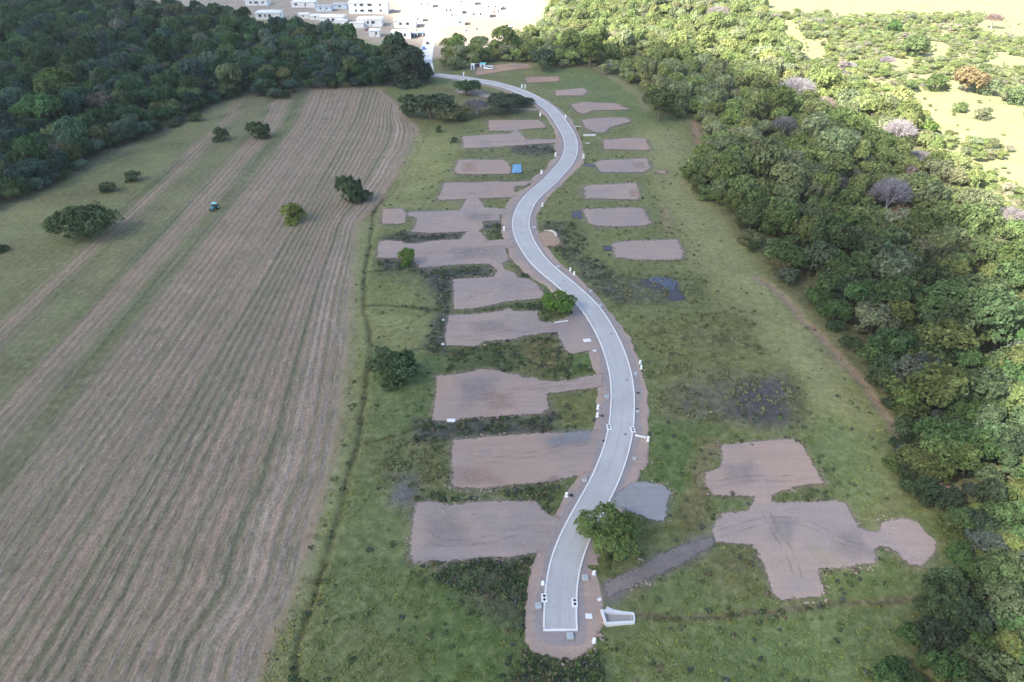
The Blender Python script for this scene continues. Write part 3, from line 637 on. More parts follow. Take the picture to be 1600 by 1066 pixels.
for px, k in (("846,681 905,674 936,674 934,700 880,703 848,702", 'grey'), ("846,702 900,704 915,712 910,720 885,720", 'sand'), ("712,590 760,582 792,590 780,612 745,640 715,648", 'grey'),
              ("750,615 800,610 810,640 760,645", 'orange'), ("700,730 760,725 800,757 710,764", 'orange'), ("785,845 800,838 808,870 780,873", 'pale'), ("745,704 768,700 772,712 750,716", 'pale'),
              ("785,443 815,450 820,465 780,456", 'pale'), ("790,490 808,492 810,502 786,500", 'pale'), ("750,375 765,376 763,383 748,382", 'sand'), ("822,495 850,508 850,515 815,512", 'sand'),
              ("1126,725 1180,715 1195,745 1170,765 1125,755", 'grey'), ("1172,724 1182,722 1188,730 1176,732", 'sand'), ("1195,800 1250,805 1240,850 1190,845", 'grey'), ("1300,825 1345,832 1370,875 1325,882 1300,858", 'grey'),
              ("1255,845 1300,855 1325,885 1285,890", 'sand'), ("1222,900 1275,900 1280,930 1225,935", 'pale'), ("966,766 982,762 986,775 978,785 968,782", 'pale'),
              ("660,800 720,795 740,850 665,860", 'grey'), ("845,748 865,742 880,752 860,758", 'wet'), ("725,332 770,332 770,345 728,350", 'grey'), ("700,385 790,385 785,405 700,408", 'grey'), ("725,505 800,498 800,522 730,525", 'grey'),
              ("722,255 745,252 745,270 720,270", 'orange'), ("980,296 1000,295 1000,310 985,312", 'orange'), ("985,255 1012,253 1014,265 990,268", 'orange')):
    zz += .004; stain(px, k, zz)

def rut(px, kind='pale', z=.45, wd=.3, gap=1.7, both=True):
    P = relax(spline(G(gp(px)), .8), 3)
    for sd in ((-gap/2, gap/2) if both else (0,)):
        V = []; A = []
        for i, o5 in enumerate((-wd, -wd*.4, wd*.4, wd)):
            for j, p in enumerate(offsets(P, sd+o5)): V.append((p.x, p.y, z)); A.append((0, 1, 1, 0)[i]*min(1, j/4, (len(P)-1-j)/4)*(.6+.4*math.sin(j*.7+sd)))
        n = len(P); Fc = [(i*n+j, i*n+j+1, (i+1)*n+j+1, (i+1)*n+j) for i in range(3) for j in range(n-1)]
        me = bpy.data.meshes.new('wheel_track'); me.from_pydata(V, [], Fc); me.materials.append(SM[kind]); me.update()
        a = me.attributes.new('alpha', 'FLOAT', 'POINT'); a.data.foreach_set('value', A); tag(link('wheel_track', me), kind='structure')
rut("680,787 693,803 712,820 740,823 800,822 850,818", 'sand', both=False, wd=.45)
zr = .40
for px, k in (("936,596 890,600 840,606 790,615 730,625", 'wet'), ("930,598 880,604 830,622 770,632 700,640", 'pale'), ("925,690 880,700 830,712 770,720 720,715", 'wet'), ("905,738 860,720 800,700 740,700", 'pale'),
              ("868,828 820,830 760,845 690,850 660,830", 'wet'), ("850,850 800,840 740,800 690,800", 'pale'), ("900,500 860,515 800,520 740,530 705,525", 'wet'), ("800,385 760,390 700,396 650,398", 'wet'), ("795,330 750,340 700,348 660,350", 'wet'),
              ("765,372 750,350 738,325 738,300", 'pale'), ("790,425 775,412 770,395", 'pale'), ("835,440 790,450 740,462 715,475", 'wet'), ("830,287 780,298 720,305", 'wet'), ("870,221 810,222 740,224", 'wet'),
              ("1113,838 1150,828 1200,815 1260,820 1320,850 1360,860", 'wet'), ("1193,795 1210,830 1235,870 1250,920", 'wet'), ("1195,784 1190,750 1180,720", 'pale'), ("1370,845 1400,840 1430,850", 'pale'), ("1105,845 1050,870 990,905 955,922", 'wet'),
              ("1115,760 1160,750 1220,750 1260,745", 'wet'), ("1225,800 1270,800 1300,830 1300,870", 'pale')):
    zr += .003; rut(px, k, zr)
# ------------------------------------------------------------------ road with kerbs
def strip_mesh(name, PA, PB, z0, z1, mat, closed_ends=True):
    n = len(PA); V = []
    for p, q in zip(PA, PB): V += [(p.x, p.y, z0), (p.x, p.y, z1), (q.x, q.y, z1), (q.x, q.y, z0)]
    Fc = []
    for i in range(n-1):
        for k in range(3): Fc.append((i*4+k, i*4+k+1, (i+1)*4+k+1, (i+1)*4+k))
    Fc += [(0, 3, 2, 1), tuple((n-1)*4+k for k in range(4))]
    me = bpy.data.meshes.new(name); me.from_pydata(V, [], Fc); me.materials.append(mat); me.update(); me.polygons.foreach_set('use_smooth', [False]*len(Fc))
    return link(name, me)
KW = .33
o = strip_mesh('road', offsets(rc, -RW+KW-.02), offsets(rc, RW-KW+.02), -.2, .29, M['road']); tag(o, kind='structure')
al_ = np.concatenate([[0], np.cumsum([(rc[i+1]-rc[i]).length for i in range(len(rc)-1)])])
a_ = o.data.attributes.new('rd', 'FLOAT_VECTOR', 'POINT'); a_.data.foreach_set('vector', np.array([(al_[i], s_*(RW[i]-KW), 0) for i in range(len(rc)) for s_ in (-1, -1, 1, 1)], np.float32).ravel())
tag(strip_mesh('kerb', offsets(rc, -RW), offsets(rc, -RW+KW), -.2, .40, M['kerb']), kind='structure')
tag(strip_mesh('kerb', offsets(rc, RW-KW), offsets(rc, RW), -.2, .40, M['kerb']), kind='structure')
e0 = rc[0]; mb = MB(); mb.box(e0.x-RW[0]+.003, e0.x+RW[0]-.003, e0.y-.45, e0.y-.003, -.2, .398, .03); tag(mb.build('kerb', M['kerb']), kind='structure')
# gravel street into the housing estate
st = relax(spline(G([(668,117),(666,104),(665,92),(668,75),(672,60),(676,46),(682,30),(690,14),(700,-4)]), 3), 5)
tag(strip_mesh('street', offsets(st, -5.2), offsets(st, 5.2), -.2, .12, M['conc']), kind='structure')

# puddles
for px in ("1012,436 1024,434 1038,434 1050,434 1056,438 1058,446 1054,453 1047,454 1041,451 1037,445 1028,441 1017,439", "843,367 849,366 857,370 850,372"):
    tag(sheet('puddle', ragged(G(gp(px)), .5, .5, 1.8, 3), .14, M['water'], .2, .1), kind='structure')
for px in ("1048,455 1056,453 1064,461 1070,467 1064,470 1052,470 1046,466 1045,459", "893,330 908,330 909,341 894,340", "912,256 930,256 929,261 912,259", "942,384 955,385 956,392 944,392"):
    tag(sheet('wet_hollow', ragged(G(gp(px)), .5, .5, 1.8, 3), .13, simple('wet_soil', (.05, .045, .06), .2, 1, .35), .2, .1), kind='structure')

# ------------------------------------------------------------------ tree prototypes
def crown_mesh(name, seed, Rr=5.0, Ht=9.0, zb=1.5, nl=9, NQ=1500, leaf=.5, flat=1.0, umbrella=False, gap=0.0, low=3):
    r = np.random.default_rng(seed)
    lob = []
    for k in range(nl):
        a = r.uniform(0, 2*math.pi); q = Rr*(.62*math.sqrt(r.uniform(0, 1))) if k else 0
        lr = Rr*r.uniform(.24, .50)
        if umbrella: z = Ht-lr*.45-(q/Rr)**2*Ht*.18
        else:
            top = zb+(Ht-zb)*(1-.55*(q/Rr)**2); z = r.uniform(zb+lr*.5, max(zb+lr*.6, top-lr*.7)) if k % low == 0 else top-lr*.8
        lob.append((q*math.cos(a), q*math.sin(a), z, lr, r.uniform(.82, 1.2)))
    lob = np.array(lob); p = lob[:, 3]**2; p /= p.sum()
    n = NQ*3; li = r.choice(nl, n, p=p); d = r.normal(size=(n, 3)); d /= np.linalg.norm(d, axis=1)[:, None]
    d[:, 2] = np.where(d[:, 2] < (-.1 if umbrella else -.5), -d[:, 2], d[:, 2])
    sq = np.array([1, 1, .45 if umbrella else .82*flat])
    depth = 1-.55*r.uniform(0, 1, n)**3.0
    P = lob[li, :3]+d*lob[li, 3][:, None]*sq*depth[:, None]
    P += (np.stack([vnoise(P[:, 0]*1.3, P[:, 1]*1.3+P[:, 2], 1.2, seed+s) for s in (1, 2, 3)], 1)-.5)*1.5
    keep = np.ones(n, bool)
    for k in range(nl):
        dd = (P-lob[k, :3])/(lob[k, 3]*sq); keep &= ~((np.linalg.norm(dd, axis=1) < .62) & (li != k))
    if gap: keep &= vnoise(P[:, 0]+P[:, 2], P[:, 1]-P[:, 2], 1.3, seed+9) > gap
    idx = np.nonzero(keep)[0][:NQ]; P = P[idx]; d = d[idx]; li = li[idx]; n = len(idx)
    nrm = d+r.normal(size=(n, 3))*.55+np.array([0, 0, .25]); nrm /= np.linalg.norm(nrm, axis=1)[:, None]
    t = np.cross(nrm, r.normal(size=(n, 3))); t /= np.linalg.norm(t, axis=1)[:, None]; bt = np.cross(nrm, t)
    sz = (leaf*r.uniform(.55, 1.35, n))[:, None]
    asp = r.uniform(.5, .9, n)[:, None]
    V = np.stack([P-t*sz, P+bt*sz*asp+nrm*sz*.2, P+t*sz, P-bt*sz*asp+nrm*sz*.2], 1).reshape(-1, 3)
    tint = np.repeat(lob[li, 4]*r.uniform(.72, 1.3, n), 4)
    Qd = np.arange(4*n).reshape(n, 4)
    return mesh_np(name, V, Qd, None, M['leaf'], {'tint': ('FLOAT', tint)})
def branches(mb, p, d, L, r, depth, rnd, spread=.55, nb=3, up=.15):
    q = p+d*L; mb.tube(p, q, r, r*.62, 5 if depth > 2 else 3)
    if depth <= 0: return
    for k in range(nb):
        nd = (d+Vector((rnd.uniform(-1, 1), rnd.uniform(-1, 1), rnd.uniform(-.5, .8)))*spread+Vector((0, 0, up))).normalized()
        branches(mb, p+d*L*rnd.uniform(.55, 1), nd, L*rnd.uniform(.62, .82), r*.58, depth-1, rnd, spread*1.05, nb, up*.6)
def trunk_mesh(name, seed, h, r, spread=3.0, mat='bark'):
    rnd = random.Random(seed); mb = MB(); mb.tube((0, 0, -.3), (0, 0, 0.5), r*1.5, r*1.05, 8); mb.tube((0, 0, .5), (rnd.uniform(-.3, .3), rnd.uniform(-.3, .3), h*.45), r*1.05, r*.8, 8)
    for k in range(5):
        a = 2*math.pi*k/5+rnd.uniform(-.4, .4); s = spread*rnd.uniform(.5, 1)
        mid = (s*.45*math.cos(a), s*.45*math.sin(a), h*.65)
        mb.tube((0, 0, h*.42), mid, r*.6, r*.35, 6); mb.tube(mid, (s*math.cos(a), s*math.sin(a), h*.92), r*.35, r*.12, 5)
    return mb.mesh(name, M[mat])
PR = []     # broadleaf prototypes : crown mesh, trunk mesh
for k in range(9):
    rr = random.Random(k+100)
    cm = crown_mesh('crown', 200+k, 5.0, rr.uniform(7.5, 10), rr.uniform(.6, 1.6), rr.randint(9, 15), 3000, .345, rr.uniform(.8, 1.05), gap=.12 if k % 3 == 0 else 0)
    PR.append((cm, trunk_mesh('trunk', k, 7, .28)))
UM = [(crown_mesh('crown', 300+k, 5.0, 5.8+k*.4, 2.0, 18, 2800, .36, .9, low=3), trunk_mesh('trunk', 50+k, 6, .3, 3.6)) for k in range(3)]
BU = [(crown_mesh('crown', 400+k, 5.0, 7.6, -.6, 13, 2600, .38, 1.1, low=2), trunk_mesh('trunk', 70+k, 5, .3)) for k in range(3)]
HERO = (crown_mesh('crown', 501, 5.0, 7.6, .5, 16, 8000, .20, 1.0, gap=.2), trunk_mesh('trunk', 91, 6, .18))
HERO2 = (crown_mesh('crown', 512, 5.0, 5.6, .4, 24, 7500, .22, .8, gap=.1, low=3), trunk_mesh('trunk', 92, 4.6, .2, 3.4))
def bare_mesh(seed, h=8, depth=5, spread=.6):
    rnd = random.Random(seed); mb = MB(); 
    for k in range(3):
        a = 2.1*k+rnd.random(); branches(mb, Vector((0, 0, h*.22)), Vector((math.cos(a)*.55, math.sin(a)*.55, 1)).normalized(), h*.24, .17, depth, rnd, spread, 3, .12)
    return mb
BT = MB(); BT.tube((0, 0, -.3), (0, 0, 2.0), .34, .24, 8); BTm = BT.mesh('trunk', M['bleached'])
BR = [bare_mesh(s).mesh('branches', M['bleached']) for s in (1, 2, 3)]
def twig_mesh(seed, Rr=4.5, n=2600):
    r = np.random.default_rng(seed); d = r.normal(size=(n, 3)); d /= np.linalg.norm(d, axis=1)[:, None]; d[:, 2] = abs(d[:, 2])*.9-.15
    b = d*Rr*r.uniform(.45, .95, n)[:, None]*np.array([1, 1, .75])+np.array([0, 0, 4.2]); e = b+(d+r.normal(size=(n, 3))*.45)*r.uniform(.5, 1.0, n)[:, None]
    s = np.cross(d, r.normal(size=(n, 3)))*.045
    V = np.stack([b-s, b+s, e], 1).reshape(-1, 3); return mesh_np('twigs', V, None, np.arange(3*n).reshape(n, 3), M['leaf'], {'tint': ('FLOAT', np.repeat(r.uniform(.7, 1.3, n), 3))})
TW = [twig_mesh(s) for s in (5, 6)]

TC = dict(dark=(0.062,0.093,0.045), mid=(0.096,0.141,0.059), green=(0.090,0.158,0.051), yellow=(0.141,0.181,0.056), grey=(0.124,0.153,0.099), pale=(0.200,0.225,0.130), olive=(0.141,0.147,0.066),
          brownish=(0.158,0.141,0.102), blue=(0.070,0.096,0.075), cream=(0.340,0.340,0.220), orange=(0.339,0.192,0.068), lilac=(.30,.265,.31), white=(.42,.38,.37))
def plant(name, proto, loc, rad, hs, rz, tcol, label, cat, group=None, parts=('crown', 'trunk')):
    s = rad/5.0; e = empty(name, (loc[0], loc[1], -.1), rz, (s, s*random.uniform(.9, 1.1), s*hs))
    c = link(parts[0], proto[0], e); c['tcol'] = [float(q) for q in tcol]
    link(parts[1], proto[1], e); tag(e, label, cat, group); return e, c
def jit(c, a=.15): k = random.uniform(1-a, 1+a); return tuple(q*k*random.uniform(.94, 1.06) for q in c)

# singled-out trees: kind, px base x, px base y, px crown width, height factor, colour, label
specials = [
 ('broadleaf_tree', HERO, 948, 868, 112, .72, (0.109,0.160,0.051), "large feathery green tree beside the lower end of the road, leaves over the kerb", 'tree'),
 ('umbrella_tree', HERO2, 122, 378, 106, .8, (0.075,0.109,0.051), "wide spreading dark green tree alone on the meadow at the far left", 'tree'),
 ('broadleaf_tree', BU[0], 459, 350, 40, 1.0, (0.145,0.181,0.051), "rounded yellow-green tree alone in the mown field", 'tree'),
 ('broadleaf_tree', BU[2], 545, 317, 48, 1.1, (0.065,0.102,0.051), "larger of the two dark trees on the edge of the mown field", 'tree'),
 ('broadleaf_tree', BU[1], 571, 314, 28, .7, (0.065,0.099,0.051), "smaller of the two dark trees on the edge of the mown field", 'tree'),
 ('bush', BU[2], 402, 217, 42, .75, (0.072,0.102,0.051), "wide dark bush on the top part of the meadow strips", 'bush'),
 ('bush', BU[0], 344, 222, 28, 1.0, (0.080,0.113,0.055), "upright rounded bush left of the wide dark bush on the meadow", 'bush'),
 ('bush', BU[1], 206, 284, 30, .65, (0.080,0.109,0.055), "low dark bush on the meadow, upper one of a pair near the left wood", 'bush'),
 ('bush', BU[2], 168, 301, 28, .65, (0.080,0.109,0.055), "low dark bush on the meadow, lower one of a pair near the left wood", 'bush'),
 ('bush', BU[0], 3, 393, 24, .6, (0.072,0.102,0.051), "small dark bush at the left edge of the meadow", 'bush'),
 ('bush', BU[1], 306, 190, 26, .6, (0.080,0.109,0.051), "small bush just outside the left wood edge", 'bush'),
 ('bush', BU[2], 272, 198, 26, .5, (0.087,0.102,0.058), "flat scrubby bush touching the left wood edge", 'bush'),
 ('broadleaf_tree', BU[1], 636, 415, 30, 1.15, (0.109,0.181,0.043), "small bright green tree on the left edge of a dirt pad", 'tree'),
 ('broadleaf_tree', HERO, 872, 494, 54, .85, (0.102,0.181,0.043), "bright green tree leaning over the left kerb at the middle of the road", 'tree'),
 ('broadleaf_tree', BU[1], 617, 600, 78, .75, (0.070,0.109,0.051), "dense dark round tree between the ditch and the dirt pads", 'tree'),
 ('bush', BU[0], 598, 566, 34, .9, (0.123,0.174,0.087), "paler green bush joined to the dense round tree by the ditch", 'bush'),
 ('broadleaf_tree', BU[0], 642, 136, 72, .95, (0.052,0.075,0.049), "tall dark tree on the corner where the road meets the wood", 'tree'),
 ('umbrella_tree', UM[1], 672, 190, 82, .7, (0.080,0.109,0.061), "broad dark spreading tree above the top right corner of the mown field", 'tree'),
 ('broadleaf_tree', PR[5], 638, 182, 40, .8, (0.065,0.102,0.048), "small dark tree leaning on the broad spreading tree by the field corner", 'tree'),
 ('umbrella_tree', UM[0], 728, 150, 46, .8, (0.065,0.116,0.051), "flat-topped green tree just below the top bend of the road", 'tree'),
 ('umbrella_tree', UM[2], 784, 178, 84, .42, (0.065,0.090,0.058), "long low dark umbrella tree inside the top bend of the road", 'tree'),
 ('umbrella_tree', UM[0], 712, 190, 60, .6, (0.145,0.152,0.072), "low yellow-green spreading tree left of the lilac bare tree", 'tree'),
 ('umbrella_tree', UM[1], 822, 166, 34, .45, (0.072,0.090,0.061), "dark low tree against the inner kerb of the top bend", 'tree'),
 ('umbrella_tree', UM[2], 846, 112, 56, .8, (0.080,0.116,0.065), "grey-green umbrella tree at the edge of the wood beside the red soil", 'tree'),
 ('bush', BU[0], 686, 206, 12, 1.0, (0.087,0.123,0.051), "tiny dark bush at the corner of the grass below the spreading trees", 'bush'),
 ('bush', BU[1], 710, 222, 14, .7, (0.087,0.109,0.065), "small grey bush left of a dirt pad near the field corner", 'bush'),
 ('bush', BU[2], 724, 190, 16, .8, (0.065,0.087,0.051), "small dark bush under the yellow-green spreading tree", 'bush'),
 ('broadleaf_tree', PR[4], 1030, 192, 56, .9, (0.087,0.116,0.046), "round tree with paler flowering edge standing out from the right wood", 'tree'),
 ('broadleaf_tree', PR[6], 922, 106, 52, .95, (0.109,0.152,0.043), "olive green round tree at the top corner of the green meadow", 'tree'),
 ('broadleaf_tree', BU[1], 1430, 90, 44, .9, (0.123,0.174,0.065), "dense round sunlit green tree at the edge of a pale clearing", 'tree'),
 ('broadleaf_tree', BU[0], 1397, 54, 24, 1.1, (0.116,0.203,0.058), "small vivid green tree among the sunlit scrub", 'tree'),
 ('bush', BU[2], 1502, 176, 26, .7, (0.145,0.196,0.072), "left one of two round bushes alone in the big pale clearing", 'bush'),
 ('bush', BU[0], 1538, 188, 30, .75, (.15,.17,.09), "right paler one of two round bushes alone in the big pale clearing", 'bush'),
 ('broadleaf_tree', BU[1], 1462, 144, 34, 1.0, (0.145,0.203,0.072), "rounded sunlit tree on the left of the orange flowering tree", 'tree'),
 ('broadleaf_tree', BU[2], 1545, 150, 40, .8, (0.131,0.174,0.087), "rounded sunlit tree on the right of the orange flowering tree", 'tree'),
 ('flowering_tree', UM[0], 1512, 146, 52, 1.2, (.30,.235,.12), "yellow-orange flowering tree at the edge of the big pale clearing", 'tree'),
 ('broadleaf_tree', BU[0], 1595, 165, 42, .9, (0.116,0.167,0.072), "dark round tree at the right edge of the picture in the pale clearing", 'tree'),
 ('broadleaf_tree', UM[2], 1450, 215, 46, .7, (0.123,0.189,0.043), "flat vivid green tree right of the white bare tree", 'tree'),
 ('flowering_tree', UM[1], 1415, 352, 44, 1.0, (.21,.15,.085), "small orange-brown tree just below the lilac bare tree", 'tree'),
 ('flowering_tree', BU[1], 1527, 610, 38, 1.1, (.13,.165,.11), "pale blue-green tree with frosted crown in the right wood", 'tree'),
 ('flowering_tree', BU[2], 1448, 280, 30, .8, (.24,.25,.16), "cream flowering tree at the shadow line of the right wood", 'tree'),
 ('flowering_tree', BU[0], 1290, 372, 20, 1.1, (.24,.25,.16), "cream flowering tree upper left of another in the right wood", 'tree'),
 ('flowering_tree', BU[1], 1292, 398, 22, 1.0, (.24,.25,.16), "whitish flowering tree lower of two close together in the right wood", 'tree'),
 ('flowering_tree', PR[2], 1365, 530, 74, .9, (0.189,0.210,0.123), "large pale grey-green tree in the right wood near the path", 'tree'),
 ('flowering_tree', BU[2], 1519, 470, 20, 2.0, (.24,.25,.16), "narrow strip of cream blossom on a tree at the right", 'tree'),
 ('broadleaf_tree', UM[0], 82, 160, 78, 1.0, (0.080,0.123,0.036), "brighter green flat-topped tree in the middle of the left wood", 'tree'),
 ('flowering_tree', BU[0], 258, 130, 22, .9, (.20,.22,.14), "pale green flowering tree left of another in the left wood", 'tree'),
 ('flowering_tree', BU[1], 268, 143, 18, .9, (.20,.22,.14), "pale green flowering tree below another in the left wood", 'tree'),
 ('flowering_tree', BU[2], 303, 90, 20, 1.0, (.24,.25,.19), "cream flowering tree in the upper part of the left wood", 'tree'),
 ('flowering_tree', BU[0], 424, 48, 16, 1.3, (.30,.29,.20), "cream flowering tree under the leftmost white houses", 'tree'),
 ('flowering_tree', BU[1], 460, 56, 16, 1.0, (.26,.26,.19), "second cream flowering tree under the white houses", 'tree'),
 ('flowering_tree', BU[2], 540, 118, 8, 2.0, (.30,.32,.22), "thin cream flowering tree near the top of the mown field", 'tree'),
 ('flowering_tree', BU[0], 604, 92, 18, 1.2, (.22,.26,.10), "yellow-green flowering tree at the right end of the left wood", 'tree'),
 ('flowering_tree', PR[5], 447, 140, 30, 1.1, (0.217,0.232,0.102), "yellowish tree at the lower edge of the left wood by the field", 'tree'),
 ('flowering_tree', PR[2], 965, 74, 38, .8, (.30,.29,.18), "cream sunlit tree behind the dark trees at the top of the meadow", 'tree'),
]
used = []
for nm, pr, bx, by, wpx, hs, tc, lab, cat in specials:
    if max(tc) < .2: tc = (tc[0]*1.4, tc[1]*1.33, tc[2]*1.4)
    rad = wpx/ppm(by)/2*1.0; x, y = g(bx, by); used.append((x, y, rad))
    plant(nm, pr, (x, y+(rad*.35 if rad > 3 else 0)), rad, hs, random.uniform(0, 6.28), tc, lab, cat)
bares = [(1381,336,68,1.25,(.27,.245,.275),"large lilac-grey leafless tree standing out in the right wood"), (1240,165,62,1.0,(.40,.36,.36),"wide whitish-pink leafless tree on the sunlit slope"),
 (1398,228,54,1.1,(.45,.40,.40),"tall white leafless tree below the pale clearing"), (1286,172,36,.8,(.40,.31,.28),"small pinkish leafless tree right of the wide whitish one"),
 (1222,214,46,1.0,(.24,.23,.22),"thin leafless tree with pale trunk at the shadow edge"), (1432,262,48,.8,(.38,.34,.33),"low cream leafless tree below the tall white one"),
 (1570,360,54,1.0,(.34,.30,.29),"beige leafless tree near the right edge at the shadow line"), (220,150,40,1.0,(.12,.12,.14),"grey leafless tree in the middle of the left wood"),
 (18,285,46,.9,(.12,.12,.15),"bluish grey leafless tree at the lower edge of the left wood"), (745,178,46,.7,(.20,.18,.21),"lilac-grey low leafless tree inside the top bend of the road"),
 (1532,742,26,1.0,(.09,.11,.04),"small leafless tree with twisted white trunk at the right"), (1300,300,50,.8,(.14,.14,.13),"grey thin-leaved leafless tree left of the lilac one"),
 (1385,105,26,.9,(.36,.30,.32),"small pale leafless tree in the scrub"), (1328,110,20,.9,(.45,.42,.42),"tiny white leafless tree in the upper scrub"), (980,40,30,.9,(.36,.32,.30),"beige leafless tree in the top woodland"),
 (1120,36,40,.9,(.38,.33,.30),"pale leafless tree at the top of the sunlit woodland"), (1548,45,30,1.1,(.28,.19,.16),"reddish leafless tree in the top right corner"), (1592,895,40,.7,(.28,.24,.24),"grey leafless scrub tree above the orange bank"),
 (630,772,40,.35,(.36,.34,.33),"heap of cut grey branches left of the lowest dirt pad")]
for k, (bx, by, wpx, hs, tc, lab) in enumerate(bares):
    rad = wpx/ppm(by)/2; x, y = g(bx, by); used.append((x, y-2.5, rad*1.05)); s = rad/5
    heap = 'heap' in lab
    e = empty('brush_pile' if heap else 'bare_tree', (x, y, -.1 if not heap else -.9), random.uniform(0, 6), (s, s, s*hs))
    b = link('branches', BR[k % 3], e); t = link('twigs', TW[k % 2], e); t['tcol'] = [float(q) for q in tc]
    if not heap: link('trunk', BTm, e)
    tag(e, lab, 'brush pile' if heap else 'tree')

# the woods: positions on a jittered grid
UX = np.array([u[0] for u in used]); UY = np.array([u[1] for u in used]); UR = np.array([u[2] for u in used])
clear = [G(gp(s)) for s in CLEAR_PX]
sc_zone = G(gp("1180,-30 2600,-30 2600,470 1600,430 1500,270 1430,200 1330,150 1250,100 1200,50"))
def proj(x, y, z=5):
    dy = y*math.cos(PITCH)-(z-H)*math.sin(PITCH); dz = y*math.sin(PITCH)+(z-H)*math.cos(PITCH)
    return 800+F*x/dy, 533-F*dz/dy
cand = []
def fill(poly, sp, y0, y1):
    a = np.array(poly); x0, x1 = max(a[:, 0].min(), -640), min(a[:, 0].max(), 720); Y0, Y1 = max(a[:, 1].min(), y0), min(a[:, 1].max(), y1)
    gx = np.arange(x0, x1, sp); gy = np.arange(Y0, Y1, sp*.9); XX, YY = np.meshgrid(gx, gy); XX = XX+(np.arange(len(gy)) % 2)[:, None]*sp/2
    XX = (XX+rng.uniform(-.38, .38, XX.shape)*sp).ravel(); YY = (YY+rng.uniform(-.38, .38, YY.shape)*sp).ravel()
    m = inside(XX, YY, poly); return XX[m], YY[m]
def ok_view(px, py, mx=90): return (px > -mx) & (px < 1600+mx) & (py > -50) & (py < 1066+120)
for poly, side in ((LF, 'left'), (RF, 'right')):
    XX, YY = fill(poly, 6.4, 150, 1000)
    if side == 'right':
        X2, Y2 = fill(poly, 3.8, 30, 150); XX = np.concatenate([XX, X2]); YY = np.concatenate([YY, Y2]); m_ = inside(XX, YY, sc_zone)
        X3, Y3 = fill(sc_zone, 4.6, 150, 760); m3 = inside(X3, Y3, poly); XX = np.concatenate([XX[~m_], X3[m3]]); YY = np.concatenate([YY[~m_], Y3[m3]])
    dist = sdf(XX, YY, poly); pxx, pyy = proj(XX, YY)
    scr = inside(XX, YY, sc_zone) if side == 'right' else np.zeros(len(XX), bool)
    cl = np.zeros(len(XX), bool)
    for c_ in clear: cl |= inside(XX, YY, c_)
    nz = fbm(XX, YY, 26, 201)*.45+fbm(XX, YY, 9, 205)*.3+rng.uniform(0, 1, len(XX))*.25
    for i in range(len(XX)):
        if (cl[i] and random.random() > .06) or not ok_view(pxx[i], pyy[i]): continue
        if cl[i]:
            cand.append((XX[i], YY[i], random.uniform(.8, 1.7), side, True, dist[i], pxx[i], pyy[i])); continue
        if UX.size and np.any((UX-XX[i])**2+(UY-YY[i])**2 < (UR*.98+1.6)**2): continue
        if scr[i]:
            th = np.interp(pxx[i], [1200, 1350, 1600], [.385, .43, .465])
            if nz[i] < th: continue
            r_ = random.uniform(1.5, 4.0)*(.85+.6*(nz[i]-th)*3)
        else:
            if random.random() < (.12 if YY[i] < 330 else .2 if XX[i]*.55+YY[i] < 380 else .36): continue
            near_ = pyy[i] > 640
            r_ = random.choice((2.4, 2.8, 3.3, 3.8, 4.6) if near_ else (3.2, 3.8, 4.5, 5.4, 6.4, 7.6))*random.uniform(.9, 1.1)
            if random.random() < .06: r_ *= 1.35
            r_ = min(r_, max(2.6, dist[i]+2.8))
        cand.append((XX[i], YY[i], r_, side, bool(scr[i]), dist[i], pxx[i], pyy[i]))
def color_for(side, scr, x, y, rr_=5):
    n = float(fbm(np.array([x]), np.array([y]), 30, 301)[0]); r = random.random()
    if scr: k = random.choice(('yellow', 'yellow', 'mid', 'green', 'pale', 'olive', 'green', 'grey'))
    elif side == 'left': k = 'dark' if r < .42 else 'blue' if r < .58 else 'mid' if r < .78 else 'olive' if r < .87 else 'grey' if r < .96 else 'brownish'
    elif y < 200: k = 'mid' if r < .34 else 'green' if r < .66 else 'yellow' if r < .84 else 'dark' if r < .93 else 'grey'
    else: k = 'mid' if r < .30 else 'green' if r < .50 else 'dark' if r < .66 else 'yellow' if r < .70+.25*(n > .52) else 'grey' if r < .90 else 'olive' if r < .96 else 'pale'
    c = TC[k]
    dry_lit = float(np.clip((x*.55+y-270)/130, 0, 1)) if side == 'right' else 0  # drier sunlit slope: paler foliage, partly sunlight put into its colour
    if dry_lit > .6 and (scr or rr_ < 4.6) and random.random() < .09: return 'cream', jit((.36,.35,.24) if random.random() < .75 else (.36,.31,.28), .12)
    if dry_lit > 0: c = tuple(a*(1-.8*dry_lit)+b*.8*dry_lit for a, b in zip(c, random.choice(((.34,.38,.15), (.34,.37,.20), (.29,.35,.13)))))
    if side == 'left': c = (c[0]*1.15, c[1]*1.36, c[2]*1.4)
    elif y < 200: c = (c[0]*.9, c[1]*.88, c[2]*1.05)
    return k, jit(c, .22)
order = sorted(range(len(cand)), key=lambda i: -cand[i][2]*(.00687*(cand[i][7]+200)) if -30 < cand[i][6] < 1630 and 0 < cand[i][7] < 1080 else 0)
NAMES = dict(dark='dark green', blue='bluish green', mid='mid green', green='fresh green', yellow='yellow-green', grey='grey-green', olive='olive green', brownish='brownish', pale='pale green', cream='cream')
indiv = set(order[:250])
labelled = []; pts = []; tcs = []; scs = []; rots = []; pid = []
protos_src = []
